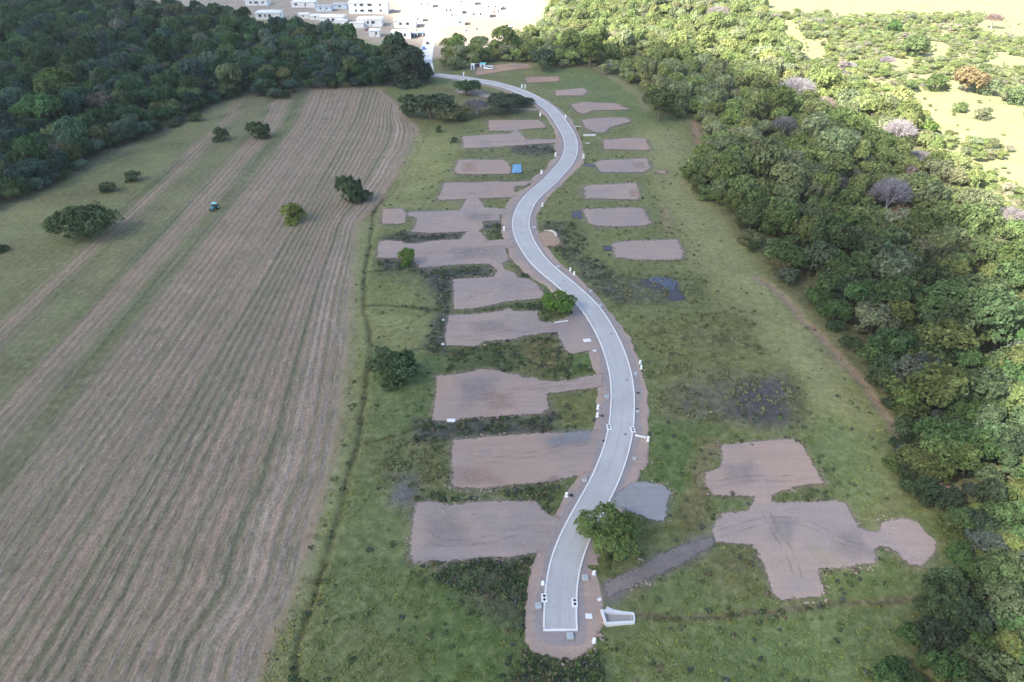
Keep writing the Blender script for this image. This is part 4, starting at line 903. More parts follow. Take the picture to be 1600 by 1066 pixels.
for i in range(len(cand)):
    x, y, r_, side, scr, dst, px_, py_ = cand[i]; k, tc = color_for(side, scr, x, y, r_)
    hs = random.uniform(.78, 1.4) if not scr else random.uniform(.6, .85)
    if dst < 6: hs *= .85
    if i in indiv:
        um = random.random() > .85; pr_ = UM[random.randrange(3)] if um else PR[random.randrange(9)]
        rowp = 'edge' if dst < 5 else 'second-row' if dst < 13 else 'inner'
        if side == 'left': where = 'in left wood ' + ('beside meadow strips' if px_ < 230 else 'above meadow strips' if px_ < 400 else 'above mown field')
        elif py_ > 880: where = 'in wood at lower right corner'
        elif py_ > 740: where = 'in wood beside biggest dirt pad'
        elif py_ > 600: where = 'in wood at lower path end'
        elif py_ > 520: where = 'in wood beside lower orange path'
        elif py_ > 430: where = 'in wood beside upper orange path'
        else: where = 'in right wood ' + ('far left of' if px_ < 1230 else 'left of' if px_ < 1345 else 'above' if py_ < 290 else 'right of' if px_ > 1425 else 'below') + ' lilac tree'
        lab = f"{'small' if r_ < 3.3 else 'large' if r_ > 5 else 'middling'} {NAMES[k]} {'flat-topped' if um else 'round'} {rowp} tree {where}"
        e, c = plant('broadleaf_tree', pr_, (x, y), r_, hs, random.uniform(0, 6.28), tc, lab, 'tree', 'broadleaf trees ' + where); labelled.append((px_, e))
        if len(protos_src) < 12 and all(c.data != q.data for q in protos_src): protos_src.append(c)
    else:
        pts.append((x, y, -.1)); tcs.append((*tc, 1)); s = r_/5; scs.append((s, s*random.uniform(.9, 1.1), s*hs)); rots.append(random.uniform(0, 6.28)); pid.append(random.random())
by = {}
for q in labelled: by.setdefault(q[1]['label'], []).append(q)
ORD = ['leftmost', 'second-from-left', 'third-from-left', 'fourth-from-left', 'fifth-from-left', 'sixth-from-left', 'seventh-from-left', 'eighth-from-left', 'ninth-from-left', 'tenth-from-left', 'eleventh-from-left', 'twelfth-from-left']
for lb, qs in by.items():
    if len(qs) < 2: continue
    qs.sort(key=lambda q: q[0])
    for j, q in enumerate(qs):
        if j < len(ORD): q[1]['label'] = f"{ORD[j] if j < len(qs)-1 or len(qs) > 3 else 'rightmost'} {lb}"
# the rest of the woods: one mass, crowns instanced on points
me = bpy.data.meshes.new('woodland'); me.from_pydata(pts, [], [])
for nm, tp, arr, fld in (('tcol', 'FLOAT_COLOR', tcs, 'color'), ('sc', 'FLOAT_VECTOR', scs, 'vector'), ('rz', 'FLOAT', rots, 'value'), ('pid', 'FLOAT', [int(q*len(protos_src)) for q in pid], 'value')):
    a = me.attributes.new(nm, tp, 'POINT'); a.data.foreach_set(fld, np.array(arr, np.float32).ravel())
wo = link('woodland', me); tag(wo, "mass of farther broadleaf trees filling the woods on both sides", 'woodland', kind='stuff')
ng = bpy.data.node_groups.new('woodland', 'GeometryNodeTree')
ng.interface.new_socket('Geometry', in_out='INPUT', socket_type='NodeSocketGeometry'); ng.interface.new_socket('Geometry', in_out='OUTPUT', socket_type='NodeSocketGeometry')
gi = ng.nodes.new('NodeGroupInput'); go = ng.nodes.new('NodeGroupOutput'); iop = ng.nodes.new('GeometryNodeInstanceOnPoints'); g2i = ng.nodes.new('GeometryNodeGeometryToInstance')
for c in protos_src:
    oi = ng.nodes.new('GeometryNodeObjectInfo'); oi.inputs['Object'].default_value = c; oi.transform_space = 'ORIGINAL'; oi.inputs['As Instance'].default_value = True
    ng.links.new(oi.outputs['Geometry'], g2i.inputs[0])
def na(nm, tp): n = ng.nodes.new('GeometryNodeInputNamedAttribute'); n.data_type = tp; n.inputs[0].default_value = nm; return n.outputs['Attribute']
ng.links.new(gi.outputs[0], iop.inputs['Points']); ng.links.new(g2i.outputs[0], iop.inputs['Instance']); iop.inputs['Pick Instance'].default_value = True
ng.links.new(na('pid', 'FLOAT'), iop.inputs['Instance Index']); ng.links.new(na('sc', 'FLOAT_VECTOR'), iop.inputs['Scale'])
cx_ = ng.nodes.new('ShaderNodeCombineXYZ'); ng.links.new(na('rz', 'FLOAT'), cx_.inputs[2]); e2r = ng.nodes.new('FunctionNodeEulerToRotation'); ng.links.new(cx_.outputs[0], e2r.inputs[0]); ng.links.new(e2r.outputs[0], iop.inputs['Rotation'])
ng.links.new(iop.outputs[0], go.inputs[0]); md = wo.modifiers.new('instances', 'NODES'); md.node_group = ng
print('trees', len(cand), 'protos', len(protos_src))

# ------------------------------------------------------------------ weeds and rough growth (countless)
def weeds():
    x = []; y = []
    n = 60000
    yy = 60+340*rng.uniform(0, 1, n)**1.35; xx = rng.uniform(-1, 1, n)*(25+yy*.85)
    e = np.interp(yy, fy[o_], fx[o_]); keep = xx > e+1
    for _, poly in [(0, G(gp(p))) for p, _m in pads]+[(0, shoulder_poly), (0, G(gp(track_px)))]:
        a = np.array(poly); s = (xx > a[:, 0].min()) & (xx < a[:, 0].max()) & (yy > a[:, 1].min()) & (yy < a[:, 1].max())
        if s.any():
            d = sdf(xx[s], yy[s], poly); kk = keep[s]; kk &= d < -.1; keep[s] = kk
    keep &= ~inside(xx, yy, RF); keep &= (xx-g(966, 966)[0])**2+(yy-g(966, 966)[1])**2 > 20; keep &= fbm(xx, yy, 6, 401) > .42
    return xx[keep], yy[keep]
wx, wy = weeds(); n = len(wx)
ixn = np.clip(np.searchsorted(xs, wx), 1, nx-1); iyn = np.clip(np.searchsorted(ys, wy), 1, ny-1)
wc = col.reshape(ny, nx, 3)[iyn, ixn]; wz = Z.reshape(ny, nx)[iyn, ixn]
K = 6; nn = n*K; cs = np.repeat(rng.uniform(.5, 1.3, n), K)
dd = rng.normal(size=(nn, 3)); dd /= np.linalg.norm(dd, axis=1)[:, None]; dd[:, 2] = abs(dd[:, 2])
B = np.repeat(np.stack([wx, wy, wz], 1), K, 0)+dd*cs[:, None]*np.array([.42, .42, .28]); nr_ = dd*.8+rng.normal(size=(nn, 3))*.4+np.array([0, 0, .5]); nr_ /= np.linalg.norm(nr_, axis=1)[:, None]
t1 = np.cross(nr_, rng.normal(size=(nn, 3))); t1 /= np.linalg.norm(t1, axis=1)[:, None]; t2 = np.cross(nr_, t1); sz = (rng.uniform(.10, .27, nn)*cs)[:, None]
V = np.stack([B-t1*sz, B+t2*sz*.6, B+t1*sz, B-t2*sz*.6], 1).reshape(-1, 3)
var = rng.uniform(.85, 1.3, n)[:, None]*(np.array([1.05, 1.08, .85])+(rng.uniform(0, 1, n)[:, None] > .8)*np.array([.35, .15, 0]))
wcol = np.repeat(np.clip(wc*var, .03, .3), K*4, 0)
m, nt_, b_ = newmat('weeds'); at = N(nt_, 'ShaderNodeAttribute', attribute_name='wcol'); nt_.links.new(at.outputs['Color'], b_.inputs['Base Color'])
me = mesh_np('weeds', V, np.arange(4*nn).reshape(nn, 4), None, m, {'wcol': ('FLOAT_COLOR', np.c_[wcol, np.ones(len(wcol))])})
tag(link('weeds', me), "rough weeds and grass tufts growing between the dirt pads", 'weeds', kind='stuff')

padp = [G(gp(p)) for p, _m in pads]+[shoulder_poly]
dall = np.full(0, 0.)
def scatter(n, ymax=400):
    yy = 62+(ymax-62)*rng.uniform(0, 1, n)**1.4; xx = rng.uniform(-1, 1, n)*(25+yy*.6); k = np.interp(yy, fy[o_], fx[o_]) < xx-2; xx = xx[k]; yy = yy[k]
    d = np.full(len(xx), -1e3)
    for poly in padp: 
        a = np.array(poly); s = (xx > a[:, 0].min()-8) & (xx < a[:, 0].max()+8) & (yy > a[:, 1].min()-8) & (yy < a[:, 1].max()+8)
        if s.any(): d[s] = np.maximum(d[s], sdf(xx[s], yy[s], poly))
    return xx, yy, d
bx_, by_, bd_ = scatter(110000); k = (bd_ < -.7+2.8*np.clip(fbm(bx_, by_, 4, 605)-.5, 0, 1)*np.where(bx_ > 40, 2.5, 1)) & ~inside(bx_, by_, RF) & ((bx_-g(966, 966)[0])**2+(by_-g(966, 966)[1])**2 > 26)
ic_ = np.clip(np.searchsorted(xs, bx_), 1, nx-1); jc_ = np.clip(np.searchsorted(ys, by_), 1, ny-1); cc_ = col.reshape(ny, nx, 3)[jc_, ic_]; lum = cc_.sum(1)*.93
p_ = np.where(lum < .215, .7, .05)*np.where(bd_ > -6, 1.0, .25)*smooth((fbm(bx_, by_, 5, 601)-.3)*5); wr1 = sum(inside(bx_, by_, G(gp(q))).astype(int) for q in ('1030,570 1180,565 1240,600 1245,640 1160,650 1110,660 1020,640', '985,495 1180,485 1195,560 1000,565', '955,430 1100,420 1110,475 960,480', '590,690 700,690 700,760 600,760')) > 0
wr2 = sum(inside(bx_, by_, G(gp(q))).astype(int) for q in ('655,768 880,755 850,805 836,782 650,784', '650,655 870,650 860,676 700,684 650,690', '690,543 875,525 885,590 820,588 700,580', '655,880 830,868 830,940 720,930', '815,1020 940,1028 945,1080 810,1080', '855,345 905,345 925,400 965,425 960,470 900,420 850,380')) > 0
p_ = np.where(wr2, .55*smooth((vnoise(bx_, by_, 4, 604)-.25)*4), p_); p_ = np.where(wr1, .4*smooth((vnoise(bx_, by_, 3, 603)-.35)*5), p_); k &= rng.uniform(0, 1, len(bx_)) < p_
wr1_ = wr1; bx_ = bx_[k]; by_ = by_[k]; cc_ = cc_[k]; n = len(bx_); K = 14; nn = n*K; cs = np.repeat(rng.uniform(.35, 1.0, n)**1.2, K)
dd = rng.normal(size=(nn, 3)); dd /= np.linalg.norm(dd, axis=1)[:, None]; dd[:, 2] = abs(dd[:, 2])
B = np.repeat(np.stack([bx_, by_, bx_*0], 1), K, 0)+dd*cs[:, None]*np.array([.75, .75, .6]); nr_ = dd*.8+rng.normal(size=(nn, 3))*.5+np.array([0, 0, .3]); nr_ /= np.linalg.norm(nr_, axis=1)[:, None]
t1 = np.cross(nr_, rng.normal(size=(nn, 3))); t1 /= np.linalg.norm(t1, axis=1)[:, None]; t2 = np.cross(nr_, t1); sz = (rng.uniform(.14, .34, nn)*(.4+cs))[:, None]
V = np.stack([B-t1*sz, B+t2*sz*.6, B+t1*sz, B-t2*sz*.6], 1).reshape(-1, 3)
kinds = np.array([(.045,.065,.03), (.065,.10,.035), (.05,.055,.05), (.12,.12,.055), (.10,.08,.05)])[rng.choice(5, n, p=[.36, .3, .14, .12, .08])]*rng.uniform(.8, 1.25, n)[:, None]
wr1 = wr1[k]; kinds = np.where(wr1[:, None], np.array([.15,.16,.075])*rng.uniform(.6, 1.2, n)[:, None], kinds)
bc = np.repeat(kinds, K*4, 0)*rng.uniform(.75, 1.3, nn).repeat(4)[:, None]
me = mesh_np('undergrowth', V, np.arange(4*nn).reshape(nn, 4), None, m, {'wcol': ('FLOAT_COLOR', np.c_[bc, np.ones(len(bc))])})
tag(link('undergrowth', me), "dark rough undergrowth crowding round the edges of the dirt pads", 'undergrowth', kind='stuff'); print('undergrowth', n)
# clods of earth pushed to the rims
cx1, cy1, cd1 = scatter(160000, 330); k = (abs(cd1+.3) < 1.3) & (fbm(cx1, cy1, 6, 611) > .52) & (rng.uniform(0, 1, len(cx1)) < .16); cx1 = cx1[k]; cy1 = cy1[k]; n = len(cx1)
base = np.array([(-1,-1,0),(1,-1,0),(1,1,0),(-1,1,0),(-.5,-.5,1),(.6,-.4,.9),(.5,.6,1),(-.6,.5,.8)], float); sz = rng.uniform(.07, .25, n)
V = (base[None]+rng.normal(size=(n, 8, 3))*.22)*sz[:, None, None]*np.array([1.2, 1, .75])+np.stack([cx1, cy1, np.full(n, .1)], 1)[:, None]
fq = np.array([(4,5,6,7),(0,1,5,4),(1,2,6,5),(2,3,7,6),(3,0,4,7)]); Qd = (fq[None]+np.arange(n)[:, None, None]*8).reshape(-1, 4)
tag(link('earth_clods', mesh_np('earth_clods', V.reshape(-1, 3), Qd, None, M['berm'])), "clods of loose earth along the rims of the dirt pads and verge", 'clods', kind='stuff'); print('clods', n)
# ------------------------------------------------------------------ small things along the road
def at(px, py, z=.17): x, y = g(px, py); return (x, y, z)
def cabinet(px, py, h, lab, wd=.55, rz=0, name='utility_cabinet', group=None):
    e = empty(name, at(px, py), rz)
    MB().box(-wd/2, wd/2, -.2, .2, 0, h, .03).build('cabinet_body', M['white'], e)
    MB().box(-wd/2-.04, wd/2+.04, -.25, .25, h, h+.08, .03).build('lid', M['white'], e)
    MB().box(-wd/2+.05, wd/2-.05, -.215, -.2, .15, h-.1).build('door', M['white'], e)
    MB().box(-wd/2-.15, wd/2+.15, -.35, .35, -.05, .08, .02).build('base', M['conc'], e)
    tag(e, lab, 'cabinet', group or 'white cabinets on the road verges'); return e
cabs = [(1000,569,1.3,"upper of two white cabinets on the right verge near the middle of the road"), (1001.5,577,1.3,"lower of two white cabinets on the right verge near the middle of the road"),
 (934,640,1.5,"upper of two white cabinets on the left verge beside a heap of spoil"), (933,652,1.5,"lower of two white cabinets on the left verge beside a heap of spoil"),
 (1012,690,1.6,"white cabinet at the outer end of a concrete strip on the right verge"), (885,777,1.4,"white cabinet beside a dark hole on the left verge near the large roadside tree"),
 (891,424,1.5,"left of two white cabinets on the right verge above the wet hollow"), (897,430,1.4,"right of two white cabinets on the right verge above the wet hollow"),
 (847.5,323,1.8,"white cabinet on the right verge beside the inner side of the tight bend"), (787.5,361,2.0,"white cabinet on the left verge at the outermost point of the tight bend"),
 (868,245,2.2,"white cabinet on the left verge beside the inner side of the upper bend"), (911.5,248,2.4,"tall white cabinet on the right verge below the long white wall"),
 (846,272,2.0,"white cabinet on the left verge just above a dirt pad with blue tarpaulin"), (883.5,185,2.2,"white cabinet on the right verge above the long white wall"),
 (844,182,2.2,"white cabinet on the left verge in the top bend"), (815.5,138,2.8,"left of two tall white cabinets above the top bend"), (820.5,139,2.8,"right of two tall white cabinets above the top bend"),
 (724.5,119,3.0,"white cabinet on the far verge where the road leaves the wood"), (928,898,1.0,"small white cabinet near the large roadside tree at the lower end"), (848,914,.9,"small white cabinet on the left verge above the lower storm drain"),
 (928,1004,1.1,"white cabinet at the bottom of the verge right of the road end")]
for px, py, h, lab in cabs: cabinet(px, py, h*.85, lab, .5+.05*(h > 1.9)+.25*(py < 280), random.uniform(-.4, .4))
def kbox(px, py, s, lab, rz=0.1):
    e = empty('concrete_chamber', at(px, py), rz)
    MB().box(-s/2, s/2, -s/2, s/2, -.1, .45, .04).build('chamber_wall', M['concgrey'], e); MB().box(-s/2-.06, s/2+.06, -s/2-.06, s/2+.06, .45, .56, .03).build('cover_slab', M['concgrey'], e)
    MB().box(-.12, .12, -.03, .03, .56, .60).build('handle', M['iron'], e)
    tag(e, lab, 'chamber', 'concrete chambers beside the road')
for a in ((841,949,1.15,"grey concrete chamber left of the lower end of the road"), (914,905,1.1,"grey concrete chamber right of the road below the large tree"), (890.5,996,1.15,"grey concrete chamber just below the closed end of the road"),
          (993,586,1.0,"pale concrete chamber on the right verge below two white cabinets"), (948,622,1.0,"pale concrete chamber on the left verge beside the kerb at mid length"), (938,479,1.1,"pale concrete chamber on the right verge opposite the leaning green tree"),
          (834.5,357,1.3,"pale concrete chamber inside the tight bend"), (872,419,1.2,"pale concrete chamber on the right verge below the tight bend"), (913,753,1.0,"concrete chamber with white rim on the left verge"), (923,457,1.0,"small chamber on the right verge above the leaning tree"),
          (991,719,.7,"very small white chamber on the right verge below the concrete strip"), (996,645,.8,"small chamber on the right verge with a dark hole beside it")): kbox(*a)
for px, py, lab in ((893,775,"dark open hole beside a white cabinet on the left verge"), (941,651,"dark open hole beside two white cabinets on the left verge"), (997,615,"upper dark hole on the right verge at mid length"), (996,641,"lower dark hole on the right verge at mid length"), (944,690,"dark hole touching the left kerb above the gravel spread")):
    e = empty('open_pit', at(px, py, .16), random.uniform(0, 1)); MB().cyl(0, 0, .0, .03, .55, 14).build('hole', M['dark'], e)
    ring = MB()
    for k in range(14):
        a = 2*math.pi*k/14; ring.box(.62*math.cos(a)-.14, .62*math.cos(a)+.14, .62*math.sin(a)-.14, .62*math.sin(a)+.14, -.05, .05+.06*(k % 3), .03)
    ring.build('spoil_rim', M['shoulder'], e); tag(e, lab, 'pit', 'dug holes on the verges')
for px, py, lab, rz in ((850.5,936,"white storm drain inlet with two dark holes on the left kerb near the road end", 0), (898,943,"white storm drain inlet with two dark holes on the right kerb near the road end", 0),
                    (951.5,669,"white storm drain inlet with two holes on the left kerb at mid length", .05), (988.5,673,"white storm drain inlet with two holes on the right kerb at mid length", .05)):
    x, y = g(px, py); e = empty('storm_drain', (x, y, .2), rz)
    MB().box(-.6, .6, -1.0, 1.0, -.2, .24, .04).build('surround', M['kerb'], e)
    for s in (-.42, .42): h = MB().cyl(0, 0, 0, .02, .3, 16).build('hole', M['dark'], e); h.location = (0, s, .238)
    tag(e, lab, 'storm drain', 'storm drain inlets along the kerbs')
for px, py, lab in ((955,523,"dark manhole cover on the road above the first curve"), (979.5,595,"dark manhole cover near the right kerb on the road"), (977,680,"dark manhole cover on the road between the two upper storm drains"), (815,366,"manhole cover on the road at the tight bend"), (881,440,"manhole cover on the road below the tight bend")):
    x, y = g(px, py); e = empty('manhole_cover', (x, y, .29)); MB().cyl(0, 0, 0, .02, .42, 18).build('frame', M['concgrey'], e); MB().cyl(0, 0, .02, .035, .33, 18).build('lid', M['iron'], e); tag(e, lab, 'manhole', 'manhole covers in the road')
# culvert outlet at the road end
A = [g(*p) for p in ((938,957), (940,972), (947,978), (990,973), (991,962), (972,957), (947,955))]
ce = empty('culvert_outlet', at(965, 966, .1)); o = ce.location
def wall_seg(mb, p, q, t, z0a, z0b, h):
    p = Vector((p[0]-o.x, p[1]-o.y)); q = Vector((q[0]-o.x, q[1]-o.y)); n = (q-p).normalized(); n = Vector((-n.y, n.x))*t/2
    mb.add([(p.x-n.x, p.y-n.y, -.6), (q.x-n.x, q.y-n.y, -.6), (q.x+n.x, q.y+n.y, -.6), (p.x+n.x, p.y+n.y, -.6), (p.x-n.x, p.y-n.y, z0a), (q.x-n.x, q.y-n.y, z0b), (q.x+n.x, q.y+n.y, z0b), (p.x+n.x, p.y+n.y, z0a)],
           [(3, 2, 1, 0), (4, 5, 6, 7), (0, 1, 5, 4), (1, 2, 6, 5), (2, 3, 7, 6), (3, 0, 4, 7)])
c1, c2, c3, c4, c5 = g(939.5,956.5), g(946,977), g(950,979.5), g(992,974.5), g(991,961)
mb = MB(); wall_seg(mb, c1, c2, .38, .9, .9, 0); mb.build('headwall', M['conc'], ce)
mb = MB(); wall_seg(mb, g(946.5,978), g(991,974), .42, .85, .5, 0); mb.build('wing_wall', M['conc'], ce)
mb = MB(); wall_seg(mb, g(941,958.5), g(990,961), .42, .85, .5, 0); mb.build('wing_wall', M['conc'], ce)
mb = MB(); wall_seg(mb, g(990.6,975), g(990.6,960.4), .26, .3, .3, 0); mb.build('end_sill', M['conc'], ce)
fl = [Vector((p[0]-o.x, p[1]-o.y, .02)) for p in (g(941,958), g(946,977), g(990,973), g(990,962))]; MB().add([*fl], [(0, 1, 2, 3)]).build('floor_slab', M['road'], ce)
apron = [Vector((p[0]-o.x, p[1]-o.y, z)) for p, z in ((g(945,957), .6), (g(988,960), .3), (g(975,957), .25), (g(958,954), .35), (g(948,950.5), .55))]; MB().add(apron, [(0, 1, 2, 3, 4)]).build('side_apron', M['conc'], ce)
dm = MB()
for r_ in range(3):
    for c_ in range(3): dm.box(2.6+c_*.32, 2.76+c_*.32, -.6+r_*.42, -.45+r_*.42, .02, .3, .03)
dm.build('baffle_blocks', M['conc'], ce)
tag(ce, "white concrete culvert outlet with splayed walls right of the road end", 'culvert')
for px, py, sx, sy, rz, lab in ((920,964,1.4,1.1,0,"loose white concrete slab between the road end and the culvert outlet"), (917,533,2.4,1.6,.2,"pale concrete slab beside the left kerb at the wide driveway"), (929,549,1.1,.8,.3,"bright white slab below the pale one beside the left kerb"),
                            (936.5,938,.8,.7,.5,"small white broken block on the verge above the culvert outlet"), (705,658,2.2,1.3,0,"white sheet lying on the lower edge of a dirt pad on the left"), (692,501,.9,.9,.3,"upper small grey block at the left side of a dirt pad"), (692,539,.9,.9,.2,"lower small grey block at the left side of a dirt pad"), (918,224.5,2.4,.8,0,"pale slab lying in the grass below the long white wall"), (903,198.5,3.5,.6,0,"thin white slab in the grass above the long white wall")):
    e = empty('concrete_slab', at(px, py), rz); MB().box(-sx/2, sx/2, -sy/2, sy/2, 0, .16, .03).build('slab', M['conc'], e); MB().box(-sx/2+.1, sx/2-.1, -sy/2+.1, sy/2-.1, .16, .19, .01).build('top_screed', M['kerb'], e); tag(e, lab, 'slab')
e = empty('low_wall', at(921, 213)); MB().box(-3.4, 3.4, -.2, .2, -.1, .8, .04).build('wall', M['conc'], e); MB().box(-3.5, 3.5, -.26, .26, .8, .92, .03).build('coping', M['kerb'], e); tag(e, "long low white wall in the grass right of the upper bend", 'wall')
x0, y0 = g(866,505.5); x1, y1 = g(887,503); e = empty('white_pipe', (x0, y0, .35)); mb = MB(); mb.tube((0, 0, 0), (x1-x0, y1-y0, .05), .14, .14, 10); mb.build('pipe', M['white'], e)
mb = MB(); mb.tube(((x1-x0)*.93, (y1-y0)*.93, .045), (x1-x0, y1-y0, .052), .19, .19, 10); mb.build('collar', M['white'], e); tag(e, "long white pipe lying on the driveway below the leaning green tree", 'pipe')
x0, y0 = g(992,681); x1, y1 = g(1010,685); mb = MB(); mb.tube((x0, y0, .2), (x1, y1, .2), .35, .3, 6); tag(mb.build('concrete_strip', M['conc']), "rough white concrete strip running from the right kerb to a cabinet", 'strip')
# tarpaulin
a = g(801.5,258); b = g(814,257); c = g(815.5,271); d = g(800,271.5); tv = []; tf = []
for i in range(13):
    for j in range(13):
        s, t = i/12, j/12; x = (a[0]*(1-s)+b[0]*s)*(1-t)+(d[0]*(1-s)+c[0]*s)*t; y = (a[1]*(1-s)+b[1]*s)*(1-t)+(d[1]*(1-s)+c[1]*s)*t
        tv.append((x+random.uniform(-.08, .08), y+random.uniform(-.1, .1), .25+.3*float(vnoise(np.array([x]), np.array([y]), 1.5, 9)[0])+.35*math.sin(math.pi*s)*math.sin(math.pi*t)))
for i in range(12):
    for j in range(12): tf.append((i*13+j, i*13+j+1, i*13+j+14, i*13+j+13))
tag(MB().add(tv, tf).build('tarpaulin', M['blue']), "bright blue tarpaulin spread at the right end of a dirt pad", 'tarpaulin')
# long sand rim of the small excavation
mb = MB(); rp = spline(G([(851,362),(858,361),(864,362.5),(868,366),(869,370)]), .5)
V_ = []; F_ = []
for i, p in enumerate(rp):
    for k in range(7): t = (k-3)/3; V_.append((p.x+t*.7*.8, p.y+t*.7*.6, .2+.5*(1-t*t)*(.6+.4*math.sin(i*1.7))))
for i in range(len(rp)-1):
    for k in range(6): F_.append((i*7+k, i*7+k+1, (i+1)*7+k+1, (i+1)*7+k))
tag(mb.add(V_, F_).build('sand_ridge', simple('pale_sand', (.5, .45, .38), .15, 2)), "curved ridge of pale sand round a small excavation", 'sand heap')

# ------------------------------------------------------------------ vehicles
def wheel(e, x, y, r=.34):
    w_ = MB().cyl(y-.11 if False else 0, 0, -.11, .11, r, 16, axis='x').build('wheel', M['rubber'], e); w_.location = (x, y, r)
    h = MB().cyl(0, 0, -.12, .12, r*.55, 12, axis='x').build('rim', M['concgrey'], w_); return w_
def car(px, py, rz, paint_, lab, kind='car', sc=1.0):
    e = empty('parked_'+kind, at(px, py, .14), rz, (sc, sc, sc)); L = 2.25 if kind == 'car' else 2.5
    prof = [(-L, .35), (-L, .78), (-L+.25, .92), (-1.3, .98), (1.1, .98), (L-.1, .82), (L, .6), (L, .35)]
    MB().loft([[(x, p[0], p[1]) for p in prof] for x in (-.88, .88)]).build('body', M[paint_], e)
    cab = [(-1.5, .98), (-1.1, 1.48), (.35, 1.5), (1.0, .98)] if kind == 'car' else [(-2.3, .98), (-2.25, 1.85), (.9, 1.85), (1.5, .98)]
    MB().loft([[(x*(1 if p[1] < 1 else .86), p[0], p[1]) for p in cab] for x in (-.82, .82)]).build('cabin', M[paint_], e)
    MB().add([(-.72, cab[3][0]+.01, 1.02), (.72, cab[3][0]+.01, 1.02), (.64, cab[2][0]+.07, cab[2][1]-.06), (-.64, cab[2][0]+.07, cab[2][1]-.06)], [(0, 1, 2, 3)]).build('windscreen', M['glass'], e)
    for s in (-1, 1): MB().box(s*.79-.02, s*.79+.02, cab[1][0]+.05, cab[2][0]-.05, 1.05, cab[1][1]-.12).build('side_window', M['glass'], e)
    for s in (-.6, .6): MB().box(s-.16, s+.16, L-.02, L+.02, .6, .72).build('headlight', M['white'], e)
    for x in (-.8, .8):
        for y in (-L+.75, L-.8): wheel(e, x, y)
    tag(e, lab, 'car' if kind == 'car' else 'van'); return e
car(763.5, 109, R(80), 'white', "white van parked on the red soil beside the blue cabins", 'van', 1.35)
car(668, 69, R(5), 'charcoal', "dark car parked highest on the street through the wood", 'car', 1.3)
car(662, 77, R(5), 'bluep', "blue car parked second on the left side of the street through the wood", 'car', 1.3)
car(657.5, 84, R(5), 'charcoal', "dark car parked lowest on the left side of the street through the wood", 'car', 1.3)
# tractor
e = empty('tractor', at(335, 328, .0), R(-12), (1.25, 1.25, 1.25))
MB().loft([[(x*s, y, z) for x, z in ((-.38, .75), (.38, .75), (.34, 1.3), (-.34, 1.3))] for y, s in ((-1.6, .85), (-.2, 1), (.1, 1))]).build('bonnet', M['teal'], e)
MB().box(-.55, .55, .05, 1.3, .6, 1.2, .05).build('chassis', M['charcoal'], e); MB().box(-.75, .75, -.1, 1.35, 2.15, 2.28, .04).build('roof', M['tealr'], e)
for x in (-.62, .62):
    for y in (0, 1.2): MB().cyl(x, y, 1.1, 2.15, .05, 6).build('post', M['charcoal'], e)
    w_ = MB().cyl(0, 0, -.2, .2, .75, 18, axis='x').build('wheel', M['rubber'], e); w_.location = (x*1.25, 1.0, .75)
    MB().cyl(0, 0, -.21, .21, .35, 12, axis='x').build('rim', M['tealr'], w_)
    w_ = MB().cyl(0, 0, -.12, .12, .42, 16, axis='x').build('wheel', M['rubber'], e); w_.location = (x*1.0, -1.3, .42)
MB().box(-.25, .25, .45, .85, 1.2, 1.7, .08).build('seat', M['charcoal'], e); MB().cyl(.15, -1.0, 1.3, 1.9, .04, 6).build('exhaust', M['charcoal'], e)
tag(e, "small teal tractor on the green strip of the mown meadow", 'tractor')
# portable cabins
def shed(px, py, wx_, dy_, h, wall, roof, lab, name, cat):
    e = empty(name, at(px, py, .1), R(-8)); MB().box(-wx_/2, wx_/2, 0, dy_, 0, h).build('wall', M[wall], e)
    MB().add([(-wx_/2-.15, -.2, h), (wx_/2+.15, -.2, h), (wx_/2+.15, dy_+.2, h+.25), (-wx_/2-.15, dy_+.2, h+.25), (-wx_/2-.15, -.2, h+.1), (wx_/2+.15, -.2, h+.1), (wx_/2+.15, dy_+.2, h+.35), (-wx_/2-.15, dy_+.2, h+.35)], [(3, 2, 1, 0), (4, 5, 6, 7), (0, 1, 5, 4), (1, 2, 6, 5), (2, 3, 7, 6), (3, 0, 4, 7)]).build('roof', M[roof], e)
    d = MB().box(-.42, .42, -.05, -.002, .05, h*.75).build('door', M['dark' if wall != 'bluep' else 'white'], e); MB().box(.28, .34, -.1, -.05, h*.35, h*.4).build('handle', M['iron'], d); tag(e, lab, cat)
shed(738.5, 109.5, 2.6, 2.4, 3.6, 'wallb', 'roofw', "pale blue upright cabin at the edge of the wood beside the road", 'portable_toilet', 'toilet')
shed(754, 106, 4.4, 3.0, 2.6, 'wallb', 'tealr', "low shed with pale teal roof between the blue cabin and the white van", 'site_shed', 'shed')
shed(745.5, 105, 1.6, 1.6, 2.2, 'charcoal', 'roofg', "small dark shed between the blue cabin and the teal-roofed shed", 'site_shed', 'shed')

